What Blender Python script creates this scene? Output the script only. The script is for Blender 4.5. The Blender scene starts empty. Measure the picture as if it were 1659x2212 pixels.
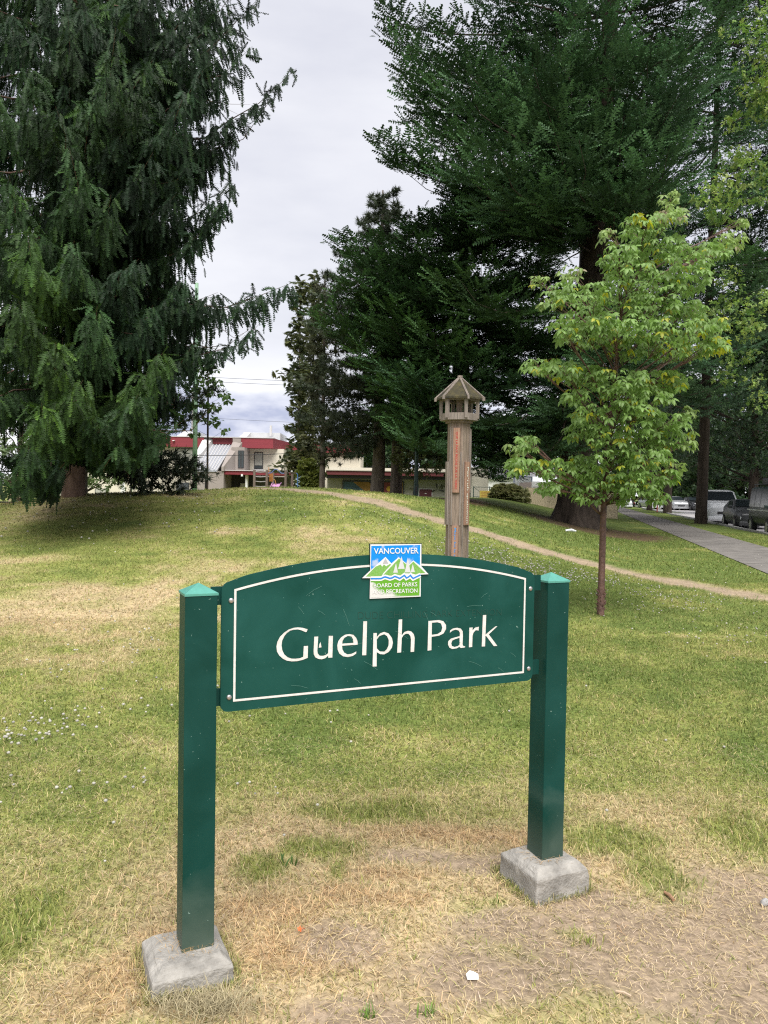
import bpy, bmesh, math, random
import numpy as np
from mathutils import Vector, Matrix
random.seed(7)
RNG = np.random.default_rng(11)
scene = bpy.context.scene
COL = scene.collection
rad = math.radians

# ------------------------------------------------------------------ materials
def new_mat(name):
    m = bpy.data.materials.new(name); m.use_nodes = True
    nt = m.node_tree
    return m, nt, nt.nodes['Principled BSDF']

def mat(name, col, rough=.6, metal=0., noise=0., scale=20., bump=0., bscale=None, spec=.5, stretch=None, col2=None, coat=0.):
    m, nt, b = new_mat(name)
    b.inputs['Roughness'].default_value = rough
    b.inputs['Metallic'].default_value = metal
    b.inputs['Specular IOR Level'].default_value = spec
    b.inputs['Coat Weight'].default_value = coat
    c = (*col, 1)
    b.inputs['Base Color'].default_value = c
    if noise or bump or col2:
        tc = nt.nodes.new('ShaderNodeTexCoord'); mp = nt.nodes.new('ShaderNodeMapping')
        nt.links.new(tc.outputs['Object'], mp.inputs[0])
        if stretch: mp.inputs['Scale'].default_value = stretch
        n = nt.nodes.new('ShaderNodeTexNoise'); n.inputs['Scale'].default_value = scale; n.inputs['Detail'].default_value = 6
        n.inputs['Roughness'].default_value = .65
        nt.links.new(mp.outputs[0], n.inputs['Vector'])
        if noise or col2:
            cr = nt.nodes.new('ShaderNodeValToRGB')
            cr.color_ramp.elements[0].position = .32; cr.color_ramp.elements[1].position = .68
            if col2:
                cr.color_ramp.elements[0].color = c; cr.color_ramp.elements[1].color = (*col2, 1)
            else:
                cr.color_ramp.elements[0].color = (*[v*(1-noise) for v in col], 1)
                cr.color_ramp.elements[1].color = (*[min(1, v*(1+noise)) for v in col], 1)
            nt.links.new(n.outputs[0], cr.inputs[0]); nt.links.new(cr.outputs[0], b.inputs['Base Color'])
        if bump:
            n2 = n
            if bscale:
                n2 = nt.nodes.new('ShaderNodeTexNoise'); n2.inputs['Scale'].default_value = bscale; n2.inputs['Detail'].default_value = 5
                nt.links.new(mp.outputs[0], n2.inputs['Vector'])
            bp = nt.nodes.new('ShaderNodeBump'); bp.inputs['Strength'].default_value = bump; bp.inputs['Distance'].default_value = .02
            nt.links.new(n2.outputs[0], bp.inputs['Height']); nt.links.new(bp.outputs[0], b.inputs['Normal'])
    return m

def leaf_mat(name, transl=.3, rough=.55, spec=.3):
    """colour comes from the per-leaf colour attribute (real leaf colour variation)"""
    m, nt, b = new_mat(name)
    a = nt.nodes.new('ShaderNodeAttribute'); a.attribute_name = 'col'
    nt.links.new(a.outputs['Color'], b.inputs['Base Color'])
    b.inputs['Roughness'].default_value = rough; b.inputs['Specular IOR Level'].default_value = spec
    if transl:
        t = nt.nodes.new('ShaderNodeBsdfTranslucent'); mx = nt.nodes.new('ShaderNodeMixShader')
        hs = nt.nodes.new('ShaderNodeHueSaturation'); hs.inputs['Value'].default_value = 1.35; hs.inputs['Saturation'].default_value = 1.1
        nt.links.new(a.outputs['Color'], hs.inputs['Color']); nt.links.new(hs.outputs[0], t.inputs['Color'])
        mx.inputs[0].default_value = transl
        out = nt.nodes['Material Output']
        nt.links.new(b.outputs[0], mx.inputs[1]); nt.links.new(t.outputs[0], mx.inputs[2]); nt.links.new(mx.outputs[0], out.inputs[0])
    return m

# ------------------------------------------------------------------ object helpers
def tag(o, label=None, cat=None, group=None, kind=None):
    if label: o['label'] = label
    if cat: o['category'] = cat
    if group: o['group'] = group
    if kind: o['kind'] = kind
    return o

def empty(name, loc, label, cat, group=None, rz=0.):
    o = bpy.data.objects.new(name, None); COL.objects.link(o)
    o.location = loc; o.rotation_euler = (0, 0, rz); o.empty_display_size = .2
    return tag(o, label, cat, group)

def link(name, me, m, parent=None, label=None):
    o = bpy.data.objects.new(name, me); COL.objects.link(o)
    if m is not None and not me.materials:
        for q in (m if isinstance(m, (list, tuple)) else [m]): me.materials.append(q)
    if parent is not None: o.parent = parent
    if label: o['label'] = label
    return o

def copy_tree(o, parent=None):
    c = o.copy(); COL.objects.link(c); c.parent = parent
    for ch in o.children: copy_tree(ch, c)
    return c

def tri_mesh(name, V, T, col=None):
    V = np.asarray(V, np.float32); T = np.asarray(T, np.int32)
    me = bpy.data.meshes.new(name)
    me.vertices.add(len(V)); me.vertices.foreach_set('co', V.ravel())
    me.loops.add(T.size); me.loops.foreach_set('vertex_index', T.ravel())
    me.polygons.add(len(T)); me.polygons.foreach_set('loop_start', np.arange(0, T.size, 3, dtype=np.int32))
    if col is not None:
        a = me.color_attributes.new('col', 'FLOAT_COLOR', 'POINT')
        c4 = np.ones((len(V), 4), np.float32); c4[:, :3] = col
        a.data.foreach_set('color', c4.ravel())
    me.update(calc_edges=True); me.validate()
    return me

class MB:
    """collects simple shapes into one mesh"""
    def __init__(s): s.v = []; s.f = []; s.mi = []; s.cur = 0
    def add(s, vs, fs):
        n = len(s.v); s.v += [tuple(v) for v in vs]; s.f += [tuple(i+n for i in f) for f in fs]; s.mi += [s.cur]*len(fs); return s
    def box(s, c, d, rz=0., M=None):
        x, y, z = [q/2 for q in d]
        vs = [Vector((i*x, j*y, k*z)) for k in (-1, 1) for j in (-1, 1) for i in (-1, 1)]
        R_ = Matrix.Rotation(rz, 4, 'Z') if M is None else M
        vs = [R_ @ v + Vector(c) for v in vs]
        return s.add(vs, [(0,2,3,1),(4,5,7,6),(0,1,5,4),(2,6,7,3),(0,4,6,2),(1,3,7,5)])
    def box2(s, a, b):
        return s.box([(a[i]+b[i])/2 for i in range(3)], [abs(b[i]-a[i]) for i in range(3)])
    def tube(s, pts, r, n=8, caps=True):
        pts = [Vector(p) for p in pts]
        rs = r if isinstance(r, (list, tuple)) else [r]*len(pts)
        vs = []; fs = []
        prev = None
        for i, p in enumerate(pts):
            t = (pts[min(i+1, len(pts)-1)]-pts[max(i-1, 0)]).normalized()
            if prev is None:
                a = Vector((1, 0, 0)) if abs(t.x) < .8 else Vector((0, 1, 0))
                prev = t.cross(a).normalized()
            u_ = (prev - t*prev.dot(t)).normalized(); w = t.cross(u_); prev = u_
            for k in range(n):
                an = 2*math.pi*k/n
                vs.append(p+(u_*math.cos(an)+w*math.sin(an))*rs[i])
        for i in range(len(pts)-1):
            for k in range(n):
                k2 = (k+1) % n
                fs.append((i*n+k, i*n+k2, (i+1)*n+k2, (i+1)*n+k))
        if caps:
            fs.append(tuple(range(n-1, -1, -1))); fs.append(tuple(range((len(pts)-1)*n, len(pts)*n)))
        return s.add(vs, fs)
    def prism(s, poly, z0, z1):
        n = len(poly); vs = [(x, y, z0) for x, y in poly]+[(x, y, z1) for x, y in poly]
        fs = [tuple(range(n-1, -1, -1)), tuple(range(n, 2*n))]+[(i, (i+1) % n, n+(i+1) % n, n+i) for i in range(n)]
        return s.add(vs, fs)
    def build(s, name, m, parent=None, label=None, smooth=False, bevel=0., loc=None, rz=None):
        me = bpy.data.meshes.new(name); me.from_pydata(s.v, [], s.f)
        bm = bmesh.new(); bm.from_mesh(me); bmesh.ops.recalc_face_normals(bm, faces=bm.faces)
        if bevel: bmesh.ops.bevel(bm, geom=list(bm.edges), offset=bevel, segments=2, affect='EDGES', profile=.6)
        bm.to_mesh(me); bm.free()
        if isinstance(m, (list, tuple)) and not bevel: me.polygons.foreach_set('material_index', s.mi)
        if smooth: me.polygons.foreach_set('use_smooth', [True]*len(me.polygons))
        o = link(name, me, m, parent, label)
        if loc is not None: o.location = loc
        if rz is not None: o.rotation_euler = (0, 0, rz)
        return o

def sstep(x, a, b):
    t = np.clip((np.asarray(x, float)-a)/(b-a), 0, 1); return t*t*(3-2*t)

# value noise ------------------------------------------------------
_perm = RNG.random((257, 257))
def vnoise(x, y, s=1.):
    x = np.asarray(x, float)/s+500.3; y = np.asarray(y, float)/s+500.7
    xi = np.floor(x).astype(int); yi = np.floor(y).astype(int); fx = x-xi; fy = y-yi
    fx = fx*fx*(3-2*fx); fy = fy*fy*(3-2*fy)
    g = lambda a, b: _perm[a % 256, b % 256]
    return (g(xi, yi)*(1-fx)+g(xi+1, yi)*fx)*(1-fy)+(g(xi, yi+1)*(1-fx)+g(xi+1, yi+1)*fx)*fy
def fbm(x, y, s=1., o=4):
    t = 0; a = .5; n = 0
    for i in range(o):
        t = t+a*vnoise(x+i*17.1, y-i*9.3, s); n += a; a *= .55; s *= .5
    return t/n

# ------------------------------------------------------------------ terrain
def hgt(x, y):
    x = np.asarray(x, float); y = np.asarray(y, float)
    xs = 3.8+.245*y
    t = xs-x
    S = sstep(t, 1.0, 9.0)
    T = sstep(y, 5.0, 21.5)
    L = 1-.26*sstep(-x, 3.0, 11.0)
    base = 1.17*S*T*L
    mound = .36*np.exp(-(((x+2.6)/4.2)**2+((y-21.0)/6.5)**2))
    mound = mound+.30*np.exp(-(((x+7.3)/2.2)**2+((y-17.6)/3.0)**2))
    back = sstep(y, 27, 44)*(sstep(-x, -1.0, 6.0)*1.5+sstep(y, 44, 62)*.45)
    z = base+mound-back*S
    z = z - .12*sstep(x-(3.8+.245*y+1.9), 1.88, 2.15)*1.0   # street bed
    z = z + .012*(fbm(x, y, .5, 3)-.5)*sstep(t, -.2, .6)
    return z
def H(x, y): return float(hgt(x, y))
# ------------------------------------------------------------------ camera
FPX = 1662.; PIT = math.atan(47/1662); ROL = rad(.95)
_F = Vector((0, math.cos(PIT), -math.sin(PIT))); _U0 = Vector((0, math.sin(PIT), math.cos(PIT))); _X = Vector((1, 0, 0))
_R = _X*math.cos(ROL)+_U0*math.sin(ROL); _U = _U0*math.cos(ROL)-_X*math.sin(ROL)
cam = bpy.data.cameras.new('camera'); cam_o = bpy.data.objects.new('camera', cam); COL.objects.link(cam_o)
cam_o.matrix_world = Matrix((( _R.x, _U.x, -_F.x, 0), (_R.y, _U.y, -_F.y, 0), (_R.z, _U.z, -_F.z, 1.5), (0, 0, 0, 1)))
cam.sensor_fit = 'VERTICAL'; cam.sensor_height = 36; cam.sensor_width = 27; cam.lens = 36*FPX/2212
cam.clip_start = .05; cam.clip_end = 2000
scene.camera = cam_o
def view_xy(P):
    """where a world point falls in the photograph (used only to keep tree outlines as measured)"""
    P = np.asarray(P, float)-np.array((0, 0, 1.5)); a = P @ np.array(_F)
    return 829.5+FPX*(P @ np.array(_R))/a, 1106-FPX*(P @ np.array(_U))/a
LETTERS=[[[(0.2815,1.0441),(0.2644,1.0498),(0.2481,1.0523),(0.2343,1.0516),(0.2183,1.0474),(0.2024,1.038),(0.1889,1.0256),(0.1801,1.0096),(0.1775,0.9944),(0.1793,0.9788),(0.1874,0.965),(0.199,0.9542),(0.2128,0.9467),(0.2289,0.9432),(0.2474,0.9425),(0.2659,0.9453),(0.2833,0.9507),(0.2835,0.9898),(0.2692,0.9898),(0.2676,0.955),(0.2565,0.9514),(0.2426,0.9507),(0.2288,0.9519),(0.2149,0.9574),(0.2033,0.9682),(0.1968,0.982),(0.1943,0.9976),(0.1963,1.013),(0.2026,1.0258),(0.2115,1.0363),(0.2229,1.0434),(0.2344,1.0456),(0.2482,1.0457),(0.2599,1.0423),(0.2739,1.0356),(0.2779,1.0354)]],[[(0.3047,1.0185),(0.3182,1.0181),(0.3158,0.9713),(0.3173,0.9622),(0.3246,0.9544),(0.3353,0.9532),(0.346,0.9556),(0.3536,0.9607),(0.3549,1.018),(0.3695,1.0171),(0.3685,0.9453),(0.3541,0.9454),(0.3537,0.9527),(0.3438,0.9448),(0.3319,0.9421),(0.32,0.9444),(0.3092,0.9504),(0.3036,0.9609),(0.303,0.9745)]],[[(0.4581,0.982),(0.4023,0.9819),(0.4037,0.9696),(0.41,0.9589),(0.4211,0.9519),(0.4358,0.9524),(0.4469,0.9562),(0.4537,0.9597),(0.4531,0.9519),(0.4409,0.9452),(0.4237,0.9425),(0.4065,0.9465),(0.393,0.9567),(0.3867,0.9708),(0.3853,0.9846),(0.3887,0.9981),(0.3982,1.01),(0.4127,1.0182),(0.4274,1.0194),(0.4422,1.0157),(0.4522,1.0054),(0.4574,0.9936)],[(0.4027,0.9889),(0.4431,0.989),(0.4412,1.0015),(0.4349,1.0111),(0.4226,1.0137),(0.4104,1.0081),(0.4037,0.9982)]],[[(0.4774,1.0593),(0.4911,1.059),(0.4901,0.9441),(0.4751,0.9447)]],[[(0.5152,1.0172),(0.5279,1.0169),(0.5279,1.0034),(0.5399,1.015),(0.5549,1.019),(0.5716,1.0124),(0.5844,0.9964),(0.5883,0.9808),(0.585,0.9632),(0.5728,0.9489),(0.5563,0.9419),(0.5411,0.9441),(0.5286,0.9515),(0.5289,0.9029),(0.514,0.9036)],[(0.5278,0.9947),(0.5375,1.0058),(0.555,1.0109),(0.5662,1.0039),(0.5726,0.9895),(0.5723,0.9717),(0.5656,0.9582),(0.5561,0.9513),(0.5397,0.9531),(0.5286,0.9644)]],[[(0.609,1.0581),(0.6222,1.0579),(0.6216,1.0037),(0.6318,1.0138),(0.6445,1.0172),(0.6574,1.0143),(0.6676,1.0039),(0.6713,0.9908),(0.67,0.9429),(0.6565,0.9428),(0.6571,0.9866),(0.6549,0.9983),(0.6476,1.0064),(0.6376,1.0078),(0.6284,1.0033),(0.6218,0.994),(0.6202,0.9442),(0.605,0.944)]],[[(0.7239,1.0467),(0.7655,1.048),(0.7833,1.0426),(0.794,1.0289),(0.7946,1.0144),(0.7842,0.9993),(0.7666,0.9925),(0.7373,0.9905),(0.7377,0.9435),(0.7225,0.9428)],[(0.7378,1.0399),(0.7597,1.0405),(0.774,1.0353),(0.7794,1.0206),(0.7752,1.0064),(0.7606,0.9987),(0.7378,0.9975)]],[[(0.8104,1.0003),(0.8108,1.0087),(0.8227,1.0149),(0.8392,1.0163),(0.8544,1.0122),(0.8622,1.0024),(0.8635,0.9838),(0.8626,0.9573),(0.8649,0.9492),(0.8732,0.9481),(0.8727,0.9438),(0.856,0.9429),(0.8498,0.9475),(0.8393,0.943),(0.8213,0.9416),(0.8092,0.9477),(0.8036,0.9586),(0.8042,0.9704),(0.8145,0.979),(0.8324,0.9826),(0.8505,0.9859),(0.8508,0.9978),(0.8455,1.0061),(0.8333,1.01),(0.8199,1.0071)],[(0.85,0.9799),(0.8326,0.9765),(0.8206,0.972),(0.8164,0.9617),(0.8196,0.9523),(0.8302,0.9484),(0.8437,0.9506),(0.8505,0.9554)]],[[(0.8894,1.0136),(0.9032,1.0138),(0.9028,1.0026),(0.9125,1.0122),(0.9288,1.015),(0.9282,1.0011),(0.9158,1.0032),(0.9067,0.9944),(0.9033,0.9839),(0.9027,0.9434),(0.8892,0.9432)]],[[(0.9449,1.056),(0.9589,1.0558),(0.9575,0.9846),(0.9983,1.0118),(1.0072,1.0121),(0.9713,0.9845),(1.0089,0.9398),(0.9937,0.9403),(0.9608,0.979),(0.957,0.98),(0.9566,0.9418),(0.9426,0.9422)]]]
LOGO={'plate':[(0.4934,1.3206),(0.6912,1.3187),(0.6902,1.2397),(0.7187,1.2111),(0.689,1.2107),(0.6899,1.1331),(0.4966,1.134),(0.4982,1.2039),(0.4676,1.2049),(0.4982,1.2304)],'white':[(0.4972,1.318),(0.6891,1.3164),(0.6902,1.2397),(0.7187,1.2111),(0.689,1.2107),(0.6899,1.1344),(0.4978,1.1349),(0.4982,1.2039),(0.4687,1.2051),(0.4982,1.2304)],'blue':[(0.5,1.3127),(0.6849,1.3135),(0.6847,1.2383),(0.5001,1.2326)],'sil':[(0.4703,1.2054),(0.4982,1.2299),(0.5532,1.2746),(0.576,1.2517),(0.6028,1.2729),(0.6332,1.2488),(0.6443,1.247),(0.658,1.2608),(0.6902,1.2382),(0.7187,1.2111),(0.689,1.2107),(0.6656,1.2034),(0.4987,1.2049)],'g1':[(0.4823,1.2104),(0.5167,1.2424),(0.5363,1.2494),(0.5414,1.2413),(0.5478,1.2494),(0.5562,1.2431),(0.571,1.2511),(0.5744,1.248),(0.5467,1.2207),(0.5411,1.2119),(0.5313,1.2088)],'g2':[(0.5512,1.2191),(0.6041,1.2686),(0.6324,1.247),(0.6435,1.2437),(0.6586,1.2567),(0.7067,1.2153),(0.686,1.2152),(0.6706,1.211),(0.6534,1.2161),(0.6313,1.2168),(0.6145,1.2096),(0.5976,1.2132),(0.5809,1.2106),(0.551,1.2116),(0.5428,1.21)],'peak':[(0.5532,1.2712),(0.5643,1.252),(0.5424,1.251)],'t1':[(0.5926,1.2536),(0.6005,1.2199),(0.5824,1.2202)],'t2':[(0.6132,1.2755),(0.6259,1.2322),(0.6006,1.2324)],'t3':[(0.6373,1.2717),(0.6482,1.2196),(0.6261,1.22)],'t4':[(0.6565,1.249),(0.6649,1.2199),(0.6485,1.2201)],'wave':[(0.4995,1.2026),(0.5183,1.202),(0.538,1.2017),(0.5462,1.2052),(0.5527,1.207),(0.5611,1.2047),(0.5711,1.2011),(0.5794,1.2031),(0.5893,1.2077),(0.5986,1.204),(0.6079,1.1999),(0.6163,1.205),(0.6246,1.2101),(0.6289,1.2061),(0.6333,1.2006),(0.64,1.2035),(0.6484,1.2094),(0.6528,1.2038),(0.6589,1.1983),(0.6707,1.2033),(0.687,1.2097)],'green':[(0.5004,1.1954),(0.5414,1.1945),(0.5545,1.2001),(0.5712,1.195),(0.5895,1.2005),(0.608,1.1953),(0.6214,1.1999),(0.6317,1.1946),(0.6452,1.1992),(0.6555,1.1938),(0.6854,1.2021),(0.6861,1.1387),(0.5001,1.1388)],'van':[(0.5095,1.2856),(0.6777,1.2839),(0.6759,1.3047),(0.5091,1.3051)],'board':[(0.5115,1.1719),(0.6748,1.1705),(0.6745,1.1856),(0.5112,1.1857)],'rec':[(0.5069,1.1506),(0.6761,1.1488),(0.6758,1.1634),(0.5067,1.1646)]}
# ------------------------------------------------------------------ ground colour fields
PATH = np.array([(-3.4,20.6),(-1.62,19.27),(-0.93,18.66),(-0.13,17.84),(0.61,17.25),(1.3,16.9),(1.99,16.56),(2.54,16.2),(2.95,15.7),(3.62,15.05),(4.22,14.21),(4.76,13.4),(5.22,12.62),(5.75,11.3),(6.4,9.8),(7.4,8.0)])
def seg_dist(x, y, P):
    x = np.asarray(x, float); y = np.asarray(y, float); d = np.full(x.shape, 1e9)
    for a, b in zip(P[:-1], P[1:]):
        ab = b-a; t = np.clip(((x-a[0])*ab[0]+(y-a[1])*ab[1])/(ab@ab), 0, 1)
        d = np.minimum(d, np.hypot(x-a[0]-t*ab[0], y-a[1]-t*ab[1]))
    return d
def blobs(x, y, L):
    v = np.zeros(np.shape(x))
    for bx_, by_, rx, ry in L:
        v = np.maximum(v, np.exp(-(((x-bx_)/rx)**2+((y-by_)/ry)**2)))
    return v
DIRT = [(.77,2.47,.46,.34),(.35,2.35,.34,.22),(.55,3.05,.3,.10),(-.1,2.5,.16,.12),(1.1,2.5,.4,.3),(1.35,2.80,.34,.30),(.72,2.80,.22,.14),(1.05,2.25,.5,.25),(0,2.15,.28,.10),(1.7,2.9,.22,.35),(-1.5,1.9,.3,.1),(.45,2.62,.3,.16),(.15,3.12,.2,.06),(1.75,2.2,.5,.4)]
DEAD = [(.04,2.95,.22,.06),(-.13,2.80,.10,.09),(-.38,2.68,.22,.12),(.32,3.32,.34,.10),(-.62,2.5,.18,.10),(.62,3.3,.2,.1),(.05,2.78,.2,.07),(.9,2.6,.15,.04),(-.75,2.25,.2,.2),(-.25,2.45,.3,.14)]
GREEN = [(1.10,2.98,.17,.26),(1.0,3.3,.25,.2),(1.62,3.35,.22,.3),(.66,2.57,.05,.035),(-1.25,2.6,.2,.3),(-.27,3.15,.22,.18),(.42,2.78,.05,.04),(-.16,2.98,.05,.14),(1.9,2.65,.06,.1),(-1.7,2.6,.2,.3),(-.02,3.55,.4,.16),(-.45,3.0,.15,.15),(.35,2.2,.04,.02),(.03,2.2,.04,.02),(-.52,2.14,.06,.05)]
def fields(x, y):
    x = np.asarray(x, float); y = np.asarray(y, float)
    n1 = fbm(x, y, 1.7, 4); n2 = fbm(x+31, y-12, .45, 3); n3 = fbm(x-9, y+40, .16, 3)
    near = 1-sstep(y+ .35*(n2-.5), 2.75, 3.9)
    fade = 1-sstep(y, 4, 5)
    d = np.clip(blobs(x, y, DIRT)*1.45+.9*(n2-.5)+.5*(n3-.5), 0, 1)*fade
    d = sstep(d, .38, 1.0)*.95
    de = sstep(blobs(x, y, DEAD)+.6*(n3-.5)+.3*(n2-.5), .25, .95)*fade
    gr = sstep(blobs(x, y, GREEN)+1.0*(n3-.5)+.5*(n2-.5), .25, 1.05)*fade
    gr = gr*.75
    # general dryness 0 green .. 1 straw
    dry = .42+1.25*(n1-.5)+.85*(n2-.5)+.5*(n3-.5)+near*(.02+.70*sstep(x, -1.0, -.5)*(1-.55*sstep(x-.5*(y-2.6), .75, 1.15)*sstep(y, 2.7, 3.0)))
    # dry crest and left slope, greener toward the right and around the path
    dry = dry+.16*sstep(y, 6, 9)*(1-sstep(x, -1.5, 2.0))-.26*sstep(x, .8, 3.0)*sstep(y, 4, 8)-.15*sstep(y, 10, 17)-.05*(1-near)
    dry = dry+.40*np.exp(-(((x+3.6)/1.0)**2+((y-8.2)/1.4)**2))+.32*np.exp(-(((x+1.6)/2.)**2+((y-13.5)/.7)**2))
    dry = dry+.3*np.exp(-(((x-3.0)/1.1)**2+((y-8.3)/.6)**2))
    dry = np.clip(dry*(1-gr)+.22*gr, 0, 1)
    pd = seg_dist(x, y, PATH)+.42*(fbm(x, y, .6, 3)-.5)+.30*(n3-.5)
    path = 1-sstep(pd, .26, .52)
    duff = np.exp(-(((x-7.6)/2.9)**2+((y-28.0)/4.2)**2)**1.5)
    duff = sstep(duff+.5*(n2-.5), .3, .7)
    mul = sstep(np.exp(-(((x-2.2)/2.4)**2+((y-32)/7)**2))+.4*(n2-.5), .35, .6)
    mul = np.maximum(mul, sstep(np.exp(-(((x+5.0)/.8)**2+((y-21.3)/.5)**2))+.3*(n2-.5), .4, .7))
    return dict(dirt=d*(1-gr), dead=de*(1-gr), gr=gr, dry=dry, path=path, duff=duff, mul=mul, n2=n2, n3=n3)
C_GR = np.array((.125, .172, .040)); C_YG = np.array((.265, .285, .078)); C_ST = np.array((.51, .40, .235))
C_DE = np.array((.47, .33, .18)); C_DI = np.array((.27, .205, .145)); C_PA = np.array((.31, .24, .165)); C_DU = np.array((.10, .062, .040))
def mixc(a, b, t): t = np.asarray(t)[..., None]; return a*(1-t)+b*t
def grass_col(F):
    d = F['dry']
    c = mixc(mixc(C_GR, C_YG, np.clip(d*2, 0, 1)), C_ST, np.clip(d*2-1, 0, 1))
    return mixc(c, C_DE, F['dead']*.8)
def ground_col(F):
    c = grass_col(F)*.86
    c = mixc(c, C_DI, F['dirt']); c = mixc(c, C_PA, F['path']); c = mixc(c, C_DU, F['duff']*.9); c = mixc(c, C_DU*2.3, F['mul'])
    return c

# ------------------------------------------------------------------ ground sheet
def build_ground():
    ys = np.concatenate([np.linspace(-40, 1.0, 20), np.arange(1.1, 4.2, .045), np.arange(4.25, 9, .09), np.arange(9.1, 30, .2), np.arange(30.4, 90, .9), np.geomspace(92, 600, 24)])
    xs = np.concatenate([-np.geomspace(400, 16, 22), np.arange(-15.2, -4, .35), np.arange(-3.9, 3.9, .055), np.arange(4, 24, .25), np.geomspace(25, 400, 22)])
    X, Y = np.meshgrid(xs, ys); Z = hgt(X, Y)
    far = sstep(np.hypot(X, Y), 120, 300)
    Z = Z*(1-far)
    F = fields(X, Y); c = ground_col(F)
    Z = Z - .010*F['path']
    ny, nx = X.shape
    V = np.stack([X, Y, Z], -1).reshape(-1, 3)
    i = np.arange((ny-1)*(nx-1)); r_, c_ = np.divmod(i, nx-1); a = r_*nx+c_
    T = np.concatenate([np.stack([a, a+1, a+nx+1], 1), np.stack([a, a+nx+1, a+nx], 1)])
    me = tri_mesh('ground', V, T, c.reshape(-1, 3))
    me.polygons.foreach_set('use_smooth', [True]*len(me.polygons))
    m, nt, b = new_mat('ground_soil')
    at = nt.nodes.new('ShaderNodeAttribute'); at.attribute_name = 'col'
    tc = nt.nodes.new('ShaderNodeTexCoord')
    n = nt.nodes.new('ShaderNodeTexNoise'); n.inputs['Scale'].default_value = 28; n.inputs['Detail'].default_value = 8; n.inputs['Roughness'].default_value = .7
    n2 = nt.nodes.new('ShaderNodeTexNoise'); n2.inputs['Scale'].default_value = 3.1; n2.inputs['Detail'].default_value = 8
    nt.links.new(tc.outputs['Object'], n.inputs['Vector']); nt.links.new(tc.outputs['Object'], n2.inputs['Vector'])
    mr = nt.nodes.new('ShaderNodeMapRange'); mr.inputs['From Min'].default_value = .3; mr.inputs['From Max'].default_value = .7; mr.inputs['To Min'].default_value = .55; mr.inputs['To Max'].default_value = 1.4
    nt.links.new(n.outputs[0], mr.inputs[0])
    mr2 = nt.nodes.new('ShaderNodeMapRange'); mr2.inputs['From Min'].default_value = .3; mr2.inputs['From Max'].default_value = .7; mr2.inputs['To Min'].default_value = .85; mr2.inputs['To Max'].default_value = 1.15
    nt.links.new(n2.outputs[0], mr2.inputs[0])
    mu = nt.nodes.new('ShaderNodeMath'); mu.operation = 'MULTIPLY'; nt.links.new(mr.outputs[0], mu.inputs[0]); nt.links.new(mr2.outputs[0], mu.inputs[1])
    vm = nt.nodes.new('ShaderNodeVectorMath'); vm.operation = 'SCALE'
    nt.links.new(at.outputs['Color'], vm.inputs[0]); nt.links.new(mu.outputs[0], vm.inputs['Scale']); nt.links.new(vm.outputs[0], b.inputs['Base Color'])
    b.inputs['Roughness'].default_value = .95; b.inputs['Specular IOR Level'].default_value = .15
    bp = nt.nodes.new('ShaderNodeBump'); bp.inputs['Strength'].default_value = .7; bp.inputs['Distance'].default_value = .012
    nt.links.new(n.outputs[0], bp.inputs['Height']); nt.links.new(bp.outputs[0], b.inputs['Normal'])
    o = link('ground', me, m); o['kind'] = 'structure'
build_ground()

def strip(name, centre, width, m, dz, kind='structure'):
    """flat paving strip that follows the ground"""
    P = [Vector((*p, 0)) for p in centre]; v = []; f = []
    for i, p in enumerate(P):
        t = (P[min(i+1, len(P)-1)]-P[max(i-1, 0)]).normalized(); nn = Vector((t.y, -t.x, 0))
        w = width[i] if isinstance(width, list) else width
        for s in (-.5, -.17, .17, .5):
            q = p+nn*s*w; v.append((q.x, q.y, H(q.x, q.y)+dz))
    for i in range(len(P)-1):
        for k in range(3): f.append((i*4+k, i*4+k+1, i*4+k+5, i*4+k+4))
    b = MB(); b.add(v, f); return tag(b.build(name, m), kind=kind)
m_walk = mat('walk_concrete', (.155, .142, .128), .9, noise=.28, scale=1.6, bump=.3, bscale=60)
m_road = mat('street_asphalt', (.42, .40, .40), .9, noise=.08, scale=3, bump=.2, bscale=60)
SW = lambda y, off=0.: (3.8+.245*y+.95+off, y)
strip('sidewalk', [SW(y) for y in np.arange(-4, 92, 1.5)], 1.85, m_walk, .016)
strip('street', [SW(y, .95+2.04+4.6) for y in np.arange(-4, 160, 3.)], 8.6, m_road, .02)
# far paved crossing / parking forecourt beyond the end of the sidewalk
kb = MB()
for y in np.arange(0, 120, 3.):
    a = Vector((*SW(y, .95+2.05), 0)); b_ = Vector((*SW(y+3, .95+2.05), 0)); m_ = (a+b_)/2
    kb.box((m_.x, m_.y, -.035), (.15, (b_-a).length-.01, .19), -math.atan2(.245, 1))
tag(kb.build('kerb', mat('kerb_concrete', (.36, .35, .33), .9, noise=.15, scale=8)), kind='structure')
# expansion joints of the sidewalk
jb = MB()
for y in np.arange(6, 90, 3.6):
    c = SW(y); jb.box((c[0], c[1], H(*c)+.0175), (1.84, .03, .004), -math.atan2(.245, 1))
tag(jb.build('sidewalk_joints', mat('joint_dark', (.06, .055, .05), .95)), kind='structure')

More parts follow.
